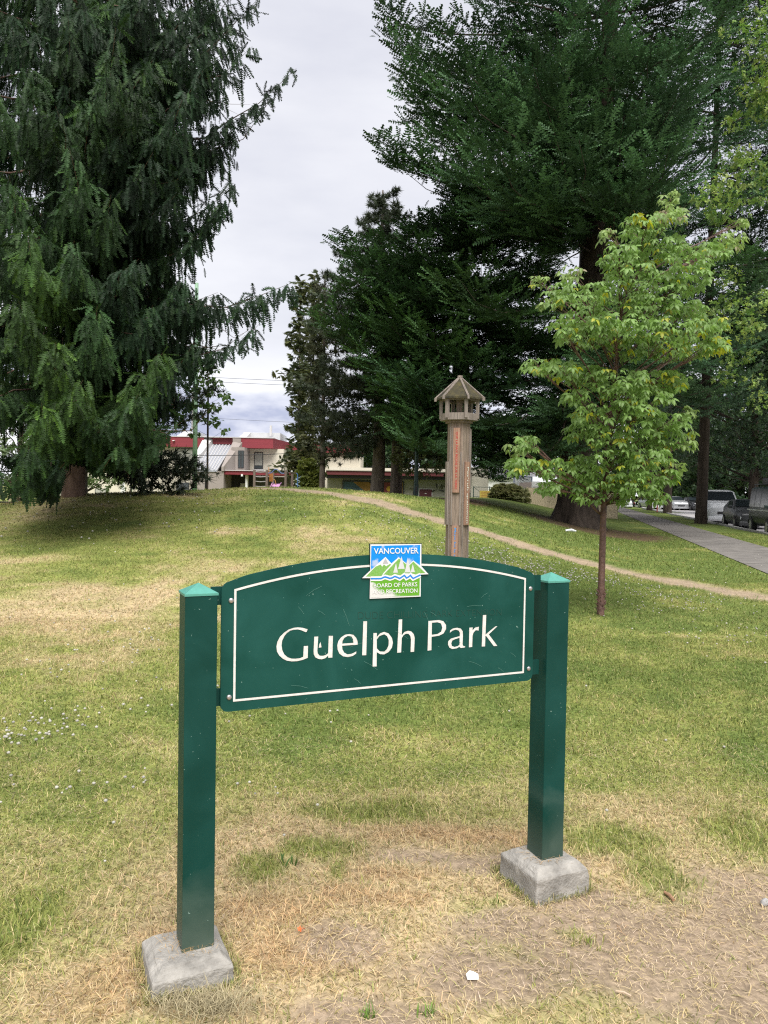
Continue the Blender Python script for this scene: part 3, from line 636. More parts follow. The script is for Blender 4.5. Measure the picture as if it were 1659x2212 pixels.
b_ = MB(); b_.prism(hexp(.228), zz(611), zz(590)); b_.build('floor_board', m_wood2, bh)
hring(.236, .212, zz(608), zz(530), 'rail', m_wood2, bh)
hring(.232, .205, zz(385), zz(350), 'top_plate', m_wood2, bh)
for a in HA:
    n = Vector((math.sin(rad(a)), -math.cos(rad(a)), 0)); b_ = MB(); b_.box(n*.226+Vector((0, 0, (zz(590)+zz(360))/2)), (.04, .04, zz(360)-zz(590)), rad(a)); b_.build('corner_post', m_wood2, bh, bevel=.003)
b_ = MB(); b_.box((0, 0, (zz(590)+zz(300))/2), (.07, .07, zz(300)-zz(590))); b_.build('centre_post', m_wood, bh)
# roof: six slabs with eaves + hip battens
rb = MB(); top = (0, 0, zz(105)); Re = .292; e0 = [(*p, zz(352)) for p in hexp(Re)]; e1 = [(*p, zz(372)) for p in hexp(Re)]; tb = (0, 0, zz(135))
rb.add(e0+e1+[top, tb], [(i, (i+1) % 6, 12) for i in range(6)]+[(6+(i+1) % 6, 6+i, 13) for i in range(6)]+[(i, 6+i, 6+(i+1) % 6, (i+1) % 6) for i in range(6)])
rf = rb.build('roof', mat('mossy_shakes', (.014, .014, .013), .95, scale=9, col2=(.075, .062, .022), bump=.8, bscale=60), bh)
for a in HA:
    n = Vector((math.sin(rad(a)), -math.cos(rad(a)), 0)); b_ = MB()
    b_.tube([Vector((0, 0, zz(100))), n*.15+Vector((0, 0, zz(225))), n*.303+Vector((0, 0, zz(350)))], .0125, 4); b_.box(n*.300+Vector((0, 0, zz(362))), (.022, .03, .045), rad(a)); b_.build('hip_batten', m_wood2, bh)
b_ = MB(); b_.prism(hexp(.032), zz(112), zz(88)); b_.build('finial', m_wood2, bh)
# ------------------------------------------------------------------ vegetation
def norm(a): return a/np.maximum(np.linalg.norm(a, axis=-1, keepdims=True), 1e-9)
def place(proto, O, D, Up, S, C, tipc=1.15, W_=None):
    """copies of a small prototype (verts, tris, shade) baked in one mesh"""
    pv, pt, ps = proto; n = len(O)
    X = norm(D); Y = norm(np.cross(Up, X)); Z = np.cross(X, Y)
    S = np.broadcast_to(S, (n,)); sw = S if W_ is None else S*W_
    V = (O[:, None]+X[:, None]*(pv[None, :, 0:1]*S[:, None, None])+Y[:, None]*(pv[None, :, 1:2]*sw[:, None, None])+Z[:, None]*(pv[None, :, 2:3]*sw[:, None, None])).reshape(-1, 3)
    T = (pt[None]+(np.arange(n)*len(pv))[:, None, None]).reshape(-1, 3)
    c = (C[:, None]*ps[None]).reshape(-1, 3)
    return V, T, c
def shoot_proto(n, w, nw, fwd, rows=3, stem=(1.9, 1.7, 1.1), sw=.018, zdip=.02):
    V = []; T = []; Sh = []; r = random.Random(n)
    for i in range(n):
        t = .03+.9*i/(n-1); k = 1-.55*max(0, (t-.55)/.45)**1.5; k *= .7+.3*min(1, t*5)
        for s in ([-1, 1] if rows < 3 else [-1, 1, 0]):
            b = len(V); tw = r.uniform(.8, 1.1)*k
            V += [(t, 0, 0), (t+nw, 0, .004), (t+fwd*tw, s*w*tw, (.5*w*tw if s == 0 else r.uniform(-.3, .25)*w)-zdip)]
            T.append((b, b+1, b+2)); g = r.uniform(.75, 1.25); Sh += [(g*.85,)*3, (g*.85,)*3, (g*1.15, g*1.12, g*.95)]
    b = len(V); V += [(0, -sw, .003), (0, sw, .003), (.97, 0, .003)]; T.append((b, b+1, b+2)); Sh += [stem]*3
    b = len(V); V += [(.9, -w*.35, 0), (.9, w*.35, 0), (1.08, 0, 0)]; T.append((b, b+1, b+2)); Sh += [(1.2, 1.2, 1)]*3
    return np.array(V), np.array(T), np.array(Sh)
def sample_curve(P, sp, t0=0.):
    """points, tangents and parameter along a polyline"""
    P = np.array(P); d = np.linalg.norm(np.diff(P, axis=0), axis=1); s = np.concatenate([[0], np.cumsum(d)]); L = s[-1]
    q = np.arange(L*t0, L, sp); q = q+RNG.uniform(-.35, .35, len(q))*sp; q = np.clip(q, 0, L*.999)
    pos = np.stack([np.interp(q, s, P[:, k]) for k in range(3)], 1)
    q2 = np.clip(q+.05*L, 0, L); q1 = np.clip(q-.05*L, 0, L)
    tan = norm(np.stack([np.interp(q2, s, P[:, k])-np.interp(q1, s, P[:, k]) for k in range(3)], 1))
    return pos, tan, q/L, L
def limb_curve(o, tip, sag, up=.0, n=9):
    o = np.array(o, float); tip = np.array(tip, float); t = np.linspace(0, 1, n)[:, None]
    P = o*(1-t)+tip*t; L = np.linalg.norm(tip-o)
    P[:, 2] -= (sag*L*4*t*(1-t)*(.4+.6*t))[:, 0]; P[:, 2] += (up*L*np.clip(t-.7, 0, 1)**2*4)[:, 0]-up*L*.36*t[:, 0]
    P[1:-1] += RNG.normal(0, .012*L, (n-2, 3))
    return P
DOWN = np.array((0, 0, -1.))
def secondaries(prims, sp, lenf, style, t0=.15):
    """side branchlets of every limb: root, first direction, second direction, length, colour index"""
    O = []; D = []; Sd = []; L = []; I = []; Tt = []
    for i, P in enumerate(prims):
        pos, tan, t, Lp = sample_curve(P, sp, t0)
        for s in (-1, 1):
            side = norm(np.cross(tan, np.array((0, 0, 1.)))*s)
            O.append(pos); Sd.append(side); D.append(tan); L.append(lenf(t, Lp)*RNG.uniform(.6, 1.2, len(t))); I.append(np.full(len(t), i)); Tt.append(t)
    return [np.concatenate(a) for a in (O, D, Sd, L, I, Tt)]
def grow_norway(prims, sp, ssp, slen, proto, lenf, basec, cvar, hang=1.0, t0=.12, keepf=None):
    O, D, Sd, L, I, Tt = secondaries(prims, sp, lenf, 'n', t0)
    n = len(O); k = RNG.uniform(.2, .9, n)[:, None]
    flat_ = np.where(RNG.random(n) < .25, .1, 1.)[:, None]   # a third of the sprays lie level or point up
    d0 = norm(D*.65+Sd*k+DOWN*(.30*hang)*flat_+np.array((0, 0, .25))*(flat_ < .5)+RNG.normal(0, .12, (n, 3)))
    K = int(np.ceil(L.max()/ssp)); parts = []
    OO = []; DD = []; UU = []; II = []; stems = []
    for j in range(K+1):
        s = (j+.6)*ssp/L; ok = s < 1.05; s = np.clip(s, 0, 1)[:, None]
        if not ok.any(): break
        p = O+L[:, None]*(d0*s*(1-.35*s)+DOWN*hang*.75*s*s)
        tg = norm(d0*(1-.7*s)+DOWN*hang*1.5*s)
        sd = norm(np.cross(tg, Sd+.01)); w = norm(np.cross(sd, tg))
        last = (s[:, 0] > .9)
        for sg in (-1, 1):
            a = RNG.uniform(.1, .95, n)[:, None]*sg; a[last] *= .3
            dd = norm(tg*np.cos(a)*.55+w*np.sin(a)*.50+RNG.normal(0, .22, (n, 3))+DOWN*(RNG.uniform(.6, 1.4, (n, 1))*flat_)*np.where(last, .15, 1)[:, None])
            up_ = norm(sd+RNG.normal(0, .35, (n, 3)))
            OO.append(p[ok]); DD.append(dd[ok]); UU.append(up_[ok]); II.append(I[ok])
            q_ = p+dd*slen*.72; d2 = norm(dd*.6+DOWN*.8+RNG.normal(0, .1, (n, 3))); k2 = ok & (RNG.random(n) < .5*(1-.7*Tt)) & ~last
            OO.append(q_[k2]); DD.append(d2[k2]); UU.append(up_[k2]); II.append(I[k2])
            q_ = q_+d2*slen*.75; k3 = k2 & (RNG.random(n) < .3); OO.append(q_[k3]); DD.append(norm(d2*.5+DOWN)[k3]); UU.append(up_[k3]); II.append(I[k3])
    O2, D2, U2, I2 = [np.concatenate(a) for a in (OO, DD, UU, II)]
    if keepf is not None:
        k = keepf(O2, D2, I2); O2, D2, U2, I2 = O2[k], D2[k], U2[k], I2[k]
    m = len(O2); S = slen*RNG.uniform(.6, 1.2, m)
    c = basec[I2]*RNG.uniform(1-cvar, 1+cvar, m)[:, None]; new = RNG.random(m) < .14; c[new] *= np.array((1.7, 1.6, 1.15))
    return place(proto, O2, D2, U2, S, c)
def grow_fir(prims, sp, ssp, slen, proto, lenf, basec, cvar, lift=.25, t0=.12, flat=.75, droop=.12, keepf=None):
    O, D, Sd, L, I, Tt = secondaries(prims, sp, lenf, 'f', t0)
    n = len(O)
    d0 = norm(D*RNG.uniform(.35, .9, n)[:, None]+Sd*flat+RNG.normal(0, .14, (n, 3)))
    OO = []; DD = []; UU = []; II = []; SS = []
    K = int(np.ceil(L.max()/ssp))
    for j in range(K+1):
        s = (j+.4)*ssp/L; ok = s < 1.03; s = np.clip(s, 0, 1)[:, None]
        if not ok.any(): break
        p = O+L[:, None]*(d0*s+DOWN*droop*s*(1.6-1.0*s))
        tg = norm(d0+DOWN*droop*(1.2-2.2*s)); w = norm(np.cross(tg, np.array((0, 0, 1.))))
        last = s[:, 0] > .9
        for sg in (-1, 1):
            a = RNG.uniform(.4, 1.0, n)[:, None]*sg; a[last] *= .3
            dd = norm(tg*np.cos(a)+w*np.sin(a)+np.array((0, 0, 1.))*RNG.normal(lift, .22, (n, 1)))
            OO.append(p[ok]); DD.append(dd[ok]); UU.append(norm(np.array((0, 0, 1.))+RNG.normal(0, .4, (n, 3)))[ok]); II.append(I[ok]); SS.append(s[ok, 0])
    O2, D2, U2, I2 = [np.concatenate(a) for a in (OO, DD, UU, II)]
    S2 = np.concatenate(SS)
    if keepf is not None: k = keepf(O2+D2*slen*.8); O2, D2, U2, I2, S2 = O2[k], D2[k], U2[k], I2[k], S2[k]
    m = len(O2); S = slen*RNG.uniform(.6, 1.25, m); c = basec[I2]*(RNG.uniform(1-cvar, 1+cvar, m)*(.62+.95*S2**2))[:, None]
    return place(proto, O2, D2, U2, S, c)
def bark(name, a, b_, sc=10., st=(1, 1, .22), bump=.9):
    return mat(name, a, .95, scale=sc, stretch=st, col2=b_, bump=bump, bscale=sc*1.3, spec=.2)
m_bark_red = bark('bark_red', (.075, .045, .034), (.20, .135, .105)); m_bark_dark = bark('bark_dark', (.028, .022, .017), (.085, .066, .052), 6.)
m_bark_grey = bark('bark_grey', (.07, .055, .045), (.20, .165, .14), 8.); m_needle = leaf_mat('needles', .12, .55, .16); m_leaf = leaf_mat('leaves', .35, .45, .35)
def trunk_mesh(pts, rs, n=16, flare=0, lobes=5, seed=1, rough=.03):
    """tapered trunk with buttressed foot and irregular bark ridges"""
    pts = np.array(pts, float); rr_ = np.random.default_rng(seed); k = []; s = np.linspace(0, 1, len(pts)); q = np.linspace(0, 1, 46)**1.35
    P = np.stack([np.interp(q, s, pts[:, i]) for i in range(3)], 1); R_ = np.interp(q, s, rs); z0 = P[0, 2]
    an = np.linspace(0, 2*np.pi, n, endpoint=False); ph = rr_.uniform(0, 6, 4); V = []
    for i in range(len(P)):
        h = P[i, 2]-z0; fl = flare*np.exp(-h/(R_[0]*1.0)); r_ = R_[i]*(1+fl*(.75+.55*np.cos(lobes*an+ph[0])*.6+.3*np.cos(3*an+ph[1]))+rough*np.sin(9*an+ph[2]+h*1.7)+rough*.7*np.sin(17*an+ph[3]-h*.9))
        V += [(P[i, 0]+a*math.cos(t), P[i, 1]+a*math.sin(t), P[i, 2]) for a, t in zip(r_, an)]
    mb = MB(); f = []
    for i in range(len(P)-1):
        for j in range(n): f.append((i*n+j, i*n+(j+1) % n, (i+1)*n+(j+1) % n, (i+1)*n+j))
    mb.add(V, f); return mb
def add_limbs(mb, prims, r0, n=5, tmax=1.):
    for P in prims:
        L = np.linalg.norm(P[-1]-P[0]); r_ = r0*L**.6
        mb.tube([Vector(p) for p in P], [r_*(1-.93*i/(len(P)-1)) for i in range(len(P))], n, False)
def finish_tree(root, parts, m, trunk, mb_m):
    loc = np.array(root.location)
    V, T, c = join_parts(parts); V = V-loc
    o = link('crown', tri_mesh('crown', V, T, np.clip(c, 0, .9)), m, root)
    trunk.v = [tuple(np.array(v)-loc) for v in trunk.v]; trunk.build('trunk', mb_m, root, smooth=True)
    return o

# --- near Norway spruce on the left -------------------------------------------------
SIL_L = np.array([(-400,560),(0,545),(60,560),(100,545),(145,640),(215,590),(250,560),(300,500),(340,475),(390,505),(440,490),(480,480),(520,440),(560,430),(600,500),(640,630),(700,600),(760,560),(790,450),(860,445),(900,410),(960,380),(1000,360),(1040,230),(1100,120),(1400,110)], float)
def clamp_right(o, tip, sil, marg=15, step=.94, side=1, ymin=-1e9):
    o = np.array(o); tip = np.array(tip, float)
    for _ in range(40):
        if tip[1] < 1.5: tip = o+(tip-o)*step; continue
        x, y = view_xy(tip); lim = np.interp(y, sil[:, 0] if side > 2 else sil[:, 0], sil[:, 1])
        if (side == 1 and x < lim-marg) or (side == -1 and x > lim+marg): break
        tip = o+(tip-o)*step
    return tip
def P_at(px, py, d):
    v = _F+_R*((px-829.5)/FPX)-_U*((py-1106)/FPX); return np.array(v*d)+np.array((0, 0, 1.5))
def spruce_left():
    bx_, by_ = -7.08, 17.5; g = H(bx_, by_)
    root = empty('spruce_tree', (bx_, by_, g-.1), 'large spruce with drooping dark green branches filling the left of the lawn', 'tree')
    axis = lambda z: np.array((bx_+.02*(z-g), by_-.02*(z-g), z))
    prims = []; cols = []
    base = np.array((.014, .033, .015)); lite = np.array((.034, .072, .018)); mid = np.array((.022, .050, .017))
    def add(tip, rise, col, sag=.07, up=.12, z=None):
        tip = np.array(tip); o = axis(max(g+1.2, tip[2]+rise)); prims.append(limb_curve(o, tip, sag, up)); cols.append(col)
    # measured bough tips
    for (px, py, d, c) in [(560,-5,11.5,0),(545,100,11.3,0),(640,148,10.6,0),(585,215,11.,0),(500,262,12,0),(505,395,11.6,0),(490,432,12,0),(432,505,12,0),(628,612,10.2,0),(470,632,11.5,0),(560,700,10.8,0),
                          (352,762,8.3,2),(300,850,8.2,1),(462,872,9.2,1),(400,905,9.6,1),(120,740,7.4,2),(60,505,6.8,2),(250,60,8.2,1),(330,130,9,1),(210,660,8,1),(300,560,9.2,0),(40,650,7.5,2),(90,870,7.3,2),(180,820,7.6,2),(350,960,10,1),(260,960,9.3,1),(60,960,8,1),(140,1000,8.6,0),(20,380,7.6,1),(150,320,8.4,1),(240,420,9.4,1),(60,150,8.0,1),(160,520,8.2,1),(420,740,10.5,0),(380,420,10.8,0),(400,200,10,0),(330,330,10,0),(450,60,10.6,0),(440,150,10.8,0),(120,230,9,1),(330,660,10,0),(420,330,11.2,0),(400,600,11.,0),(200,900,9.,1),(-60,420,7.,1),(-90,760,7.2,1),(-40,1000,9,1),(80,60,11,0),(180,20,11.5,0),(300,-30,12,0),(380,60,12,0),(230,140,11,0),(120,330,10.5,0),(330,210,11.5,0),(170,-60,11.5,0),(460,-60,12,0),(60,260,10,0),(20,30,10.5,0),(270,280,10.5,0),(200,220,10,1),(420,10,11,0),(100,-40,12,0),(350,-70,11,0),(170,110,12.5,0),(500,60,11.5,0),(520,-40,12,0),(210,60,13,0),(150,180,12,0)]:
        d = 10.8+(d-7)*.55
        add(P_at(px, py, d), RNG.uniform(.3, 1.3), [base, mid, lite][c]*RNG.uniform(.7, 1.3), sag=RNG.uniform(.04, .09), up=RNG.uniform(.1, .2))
    for i in range(76):
        z = g+1.6+13.0*((i+.5)/76)+RNG.uniform(-.2, .2); az = i*2.399+RNG.uniform(-.3, .3)
        Lr = (6.0 if z < 9 else 5.4)*RNG.uniform(.7, 1.05)
        o = axis(z); tip = o+np.array((math.cos(az)*Lr, math.sin(az)*Lr, -Lr*RNG.uniform(.05, .28)))
        tip[2] = max(tip[2], g+.9)
        if tip[1] < 11.8: tip = o+(tip-o)*((17.5-11.8)/(17.5-tip[1]))
        tip = clamp_right(o, tip, SIL_L, 25)
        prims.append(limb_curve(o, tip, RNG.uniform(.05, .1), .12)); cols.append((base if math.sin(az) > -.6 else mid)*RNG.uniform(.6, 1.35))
    proto = shoot_proto(9, .19, .115, .13, 3, (1.9, 1.8, 1.2), .015)
    BOT = np.array([(-400, 1100), (0, 1062), (45, 1075), (60, 1098), (128, 1098), (136, 1000), (184, 992), (200, 1030), (230, 1015), (335, 1000), (362, 945), (425, 900), (445, 800), (520, 785), (640, 785)], float)
    SIL2 = np.array([(-400,500),(0,490),(100,500),(160,490),(230,470),(300,445),(340,425),(400,425),(500,398),(560,385),(620,400),(680,430),(760,430),(850,425),(900,395),(960,375),(1000,360),(1100,330)], float)
    def keepf(O, D, I):
        E_ = O+D*.22; x, y = view_xy(E_); q = RNG.normal(0, 10, len(x)); return (y < np.interp(x, BOT[:, 0], BOT[:, 1])+q) & (x < np.interp(y, SIL_L[:, 0], SIL_L[:, 1])+20+q) & ((x < np.interp(y, SIL2[:, 0], SIL2[:, 1])+1.5*q) | (I < 11))
    # fewer needles for the far side
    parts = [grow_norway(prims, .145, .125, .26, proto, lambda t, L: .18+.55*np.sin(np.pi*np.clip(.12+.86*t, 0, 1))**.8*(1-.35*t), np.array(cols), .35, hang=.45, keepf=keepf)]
    tr = trunk_mesh([(bx_, by_, g-.3), tuple(axis(g+4)), tuple(axis(g+9)), tuple(axis(g+16))], [.245, .22, .18, .05], 18, .35, 4, 3, .05)
    add_limbs(tr, prims, .011)
    # dead hanging twigs inside the crown
    for i in range(60):
        z = RNG.uniform(g+1.5, g+8); az = RNG.uniform(0, 6.28); r_ = RNG.uniform(.4, 2.6); p = axis(z)+np.array((math.cos(az)*r_, math.sin(az)*r_, 0)); q = p+np.array((RNG.normal(0, .15), RNG.normal(0, .15), -RNG.uniform(.5, 1.3)))
        tr.tube([p, (p+q)/2+RNG.normal(0, .04, 3), q], [.010, .007, .002], 4, False)
    finish_tree(root, parts, m_needle, tr, m_bark_red)
spruce_left()

# --- large conifers on the right ------------------------------------------------------
SIL_R = np.array([(-600,790),(0,803),(81,836),(119,871),(140,852),(178,858),(237,880),(291,797),(324,815),(362,862),(373,925),(386,955),(440,965),(455,880),(494,722),(534,726),(600,735),(662,690),(672,660),(700,690),(730,735),(800,770),(850,800),(894,806),(942,852),(975,924),(1000,960),(1014,1020),(1030,1044),(1040,1100),(1200,1150)], float)
def big_conifer(name, label, bx_, by_, topz, lowz, rad_low, rad_top, nprim, colr, seed, r0, flare, guided=(), lean=(0, 0), sil=None, back=.3, dens=1., slen=.54, group=None, side=-1):
    g = H(bx_, by_); root = empty(name, (bx_, by_, g-.1), label, 'tree', group)
    axis = lambda z: np.array((bx_+lean[0]*(z-g), by_+lean[1]*(z-g), z)); prims = []; cols = []
    colr = np.array(colr)
    for (px, py, d) in guided:
        if by_ == 32.0: d = 26.5+(d-27)*.5
        tip = P_at(px, py, d); o = axis(min(topz-1, max(lowz+1, tip[2]+RNG.uniform(-.6, 1.4)))); prims.append(limb_curve(o, tip, RNG.uniform(.05, .10), .22)); cols.append(colr*RNG.uniform(.6, 1.35))
    for i in range(nprim):
        nw_ = max(4, int((topz-lowz)/1.35)); f = min(.999, (i+.5)/nprim); z = lowz+(topz-lowz)*(np.floor(f*nw_)+.5)/nw_+RNG.uniform(-.22, .22); az = i*2.399+seed+RNG.uniform(-.35, .35)
        if math.sin(az) > .15 and RNG.random() > back: continue
        Lr = (rad_low+(rad_top-rad_low)*f)*RNG.uniform(.62, 1.06); o = axis(z)
        tip = o+np.array((math.cos(az)*Lr, math.sin(az)*Lr, -Lr*RNG.uniform(.04, .2))); tip[2] = max(tip[2], lowz-.9)
        if sil is not None: tip = clamp_right(o, tip, sil, 22, side=side)
        prims.append(limb_curve(o, tip, RNG.uniform(.04, .10), .2)); cols.append(colr*RNG.uniform(.5, 1.4)*np.array((1, 1, RNG.uniform(.8, 1.2))))
    proto = shoot_proto(7, .175, .125, .15, 3, (1, 1, 1), .02)
    lf = lambda t, L: (.30+.21*L)*(1-.66*t)*(.55+.45*np.clip(t*4, 0, 1))+.34
    def keepf(P):
        x, y = view_xy(P); q = RNG.normal(0, 9, len(x)); k = ~((x > 1258+q*.5) & (x < 1314+q*.5) & (y > 455+q) & (y < 635+q) & (P[:, 1] < 30))
        k &= ~(((x-1232)/26)**2+((y-572)/46)**2 < 1+q*.05)
        if sil is not None: k &= x > np.interp(y, SIL_R[:, 0], SIL_R[:, 1])-14+q
        return k
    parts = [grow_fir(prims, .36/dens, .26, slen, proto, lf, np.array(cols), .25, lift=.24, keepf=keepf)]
    tr = trunk_mesh([(bx_, by_, g-.4), tuple(axis(g+6)), tuple(axis((g+topz)/2+2)), tuple(axis(topz+2))], [r0, r0*.82, r0*.55, .08], 30, flare, 6, int(seed*10)+1, .035)
    add_limbs(tr, prims, .020)
    finish_tree(root, parts, m_needle, tr, m_bark_dark)
    return root
big_conifer('spruce_tree', 'towering dark conifer with a thick flared trunk behind the young maple', 7.35, 29.5, 25.5, 5.2, 8.8, 6.0, 84, (.050, .103, .046), .4, .72, 1.0, lean=(.045, 0), sil=SIL_R,
    guided=[(797,290,26),(806,12,26.5),(838,80,27),(872,120,27),(852,145,26),(860,180,26.5),(885,240,27),(815,322,26.5),(862,360,27),(925,372,27),(1010,180,22.5),(1150,140,21.5),(1250,300,21.5),(1080,330,22),(1400,120,22),(1350,250,22),(1480,180,23),(1330,420,22.5),(1420,400,22.5),(1200,60,22.5),(1180,230,22),(950,90,24),(960,290,24.5),(1500,330,24),(1300,20,23),(1420,540,24),(1150,400,24),(1060,900,25),(1180,960,24.5),(1100,1010,26),(1200,860,24),(1390,900,25),(1420,780,25)])
big_conifer('fir_tree', 'broad dark conifer with low layered boughs directly behind the wooden pole', 3.09, 32.0, 13.6, 3.7, 7.3, 3.4, 92, (.043, .092, .035), 1.7, .42, .3, sil=SIL_R,
    guided=[(880,458,32),(970,465,33),(1050,430,29),(1120,450,28),(722,494,33),(727,534,32),(696,662,33),(662,670,33),(735,730,33),(760,640,31),(800,560,30),(860,620,29),(900,540,29),(960,610,28),(1040,560,27.5),(1080,660,28),(1000,760,28),(870,760,31),(810,890,31),(852,940,31),(930,975,31),(900,880,30),(1020,1010,31),(1046,1030,31),(1100,1018,31),(950,850,29),(1100,800,28),(1160,720,29),(1180,580,29),(1140,920,29),(780,700,31),(890,800,27),(905,860,27),(880,930,27),(930,900,27),(760,560,30),(820,520,30),(760,600,29),(840,700,28.5),(900,640,28),(720,600,31),(1240,700,30),(1250,900,30),(1200,1000,30),(1120,1000,30)], dens=1.05)
big_conifer('fir_tree', 'tall dark conifer on the verge, its trunk beside the white van', 16.9, 41.0, 30, 7.0, 7.5, 5.5, 80, (.030, .060, .030), 2.9, .30, .5, back=.3, slen=.62, lean=(.01, 0), dens=.85)
big_conifer('fir_tree', 'very dark conifer behind the flared trunk, filling the gap above the sidewalk', 13.0, 52.0, 32, 5.0, 8.5, 5.5, 76, (.026, .050, .026), 4.1, .35, .3, back=.3, slen=.7, dens=.75)
# --- pines: open limbs with puffs of needles ---------------------------------------------
def puff_proto(n=22, w=.07):
    V = []; T = []; S = []; r = np.random.default_rng(3)
    for i in range(n):
        d = norm(r.normal(0, 1, 3)+np.array((.75, 0, .25))); p = norm(np.cross(d, r.normal(0, 1, 3))); L = r.uniform(.7, 1.1); b = len(V)
        V += [p*w, -p*w, d*L]; T.append((b, b+1, b+2)); g = r.uniform(.7, 1.3); S += [(g,)*3]*3
    return np.array(V), np.array(T), np.array(S)
PUFF = puff_proto()
def pine(name, label, bx_, by_, topz, crown0, prof, nprim, col, seed, r0, bend=(0, 0), guided=(), sil=None, puff=.20, group=None, dens=1., barkm=None, side=-1, g=None, sway=None):
    g = H(bx_, by_) if g is None else g
    root = empty(name, (bx_, by_, g-.1), label, 'tree', group)
    axis = lambda z: np.array((bx_+bend[0]*(z-g)+(sway*math.sin((z-g)*1.1) if sway else 0), by_+bend[1]*(z-g), z)); prims = []; col = np.array(col)
    for (px, py, d) in guided:
        tip = P_at(px, py, d); prims.append(limb_curve(axis(min(topz-.5, max(crown0, tip[2]+RNG.uniform(-.8, .5)))), tip, .04, .2))
    for i in range(nprim):
        f = (i+RNG.random())/nprim; z = crown0+(topz-crown0)*f; az = i*2.399+seed; Lr = prof(f)*RNG.uniform(.55, 1.1)
        o = axis(z); tip = o+np.array((math.cos(az)*Lr, math.sin(az)*Lr, Lr*RNG.uniform(-.18, .3)))
        if sil is not None: tip = clamp_right(o, tip, sil, 18, side=side)
        prims.append(limb_curve(o, tip, .03, .2))
    O = []; D = []
    for P in prims:
        pos, tan, t, L = sample_curve(P, .15/dens, .18)
        for k in range(4):
            off = RNG.normal(0, 1, (len(pos), 3))*np.array((.30, .30, .16))*(.35+.65*(1-t))[:, None]*min(1.3, .35+L*.25)
            O.append(pos+off); D.append(norm(tan+RNG.normal(0, .5, pos.shape)+np.array((0, 0, .35))))
    O = np.concatenate(O); D = np.concatenate(D); n = len(O)
    c = col[None]*RNG.uniform(.6, 1.4, n)[:, None]
    tr = trunk_mesh([(bx_, by_, g-.4), tuple(axis(g+1.5)), tuple(axis(g+(topz-g)*.5)), tuple(axis(topz+.3))], [r0, r0*.88, r0*.6, .03], 14, .25, 4, int(seed*10)+2, .05)
    add_limbs(tr, prims, .017, 5)
    finish_tree(root, [place(PUFF, O, D, np.tile(np.array((0, 0, 1.)), (n, 1)), puff*RNG.uniform(.7, 1.3, n), c)], m_needle, tr, barkm or m_bark_grey)
SIL_P = np.array([(0,790),(415,790),(470,770),(540,722),(585,705),(600,690),(640,650),(700,655),(760,650),(850,650),(940,690),(980,720),(1200,740)], float)
DK = (.066, .085, .052)
pine('pine_tree', 'grey-green pine with a kinked trunk in front of the painted mural', -.36, 34.0, 14.3, 3.8, lambda f: 3.9*(1-f)**.7+.7, 66, DK, .3, .32, sway=.10, sil=SIL_P, puff=.23,
     guided=[(800,425,34),(770,470,34),(705,590,33.5),(722,545,34),(840,500,34),(690,480+160,33),(660,700,33),(650,830,33),(720,900,32.5),(700,960,32.5),(760,985,32.5),(860,930,33),(900,880,33),(690,770,33),(750,820,32.5),(640,900,33.5)])
pine('pine_tree', 'straight-trunked pine just right of the kinked one in front of the mural', .55, 35.5, 11.8, 4.8, lambda f: 3.3*(1-f)**.6+.6, 38, DK, 1.9, .29, sil=SIL_P, puff=.23,
     guided=[(900,960,34),(940,985,34),(800,960,34),(960,930,34),(850,880,34)])
# pine behind the left spruce with a long low bough to the right
pine('pine_tree', 'dark pine behind the big left spruce with its bough reaching over the cream wall', -7.95, 20.0, 10.5, 3.1, lambda f: 3.0, 34, (.040, .054, .036), 4.0, .25, puff=.19, sil=np.array([(0,330),(700,400),(790,480),(850,470),(980,420),(1060,440),(1200,400)], float), side=1,
     guided=[(455,785,20),(470,840,20),(440,900,20),(430,990,18),(442,1030,18),(400,1050,18),(350,1015,18),(300,1020,17.5),(250,1000,17.5),(390,985,18),(430,1010,17.6),(330,1055,17.5)])

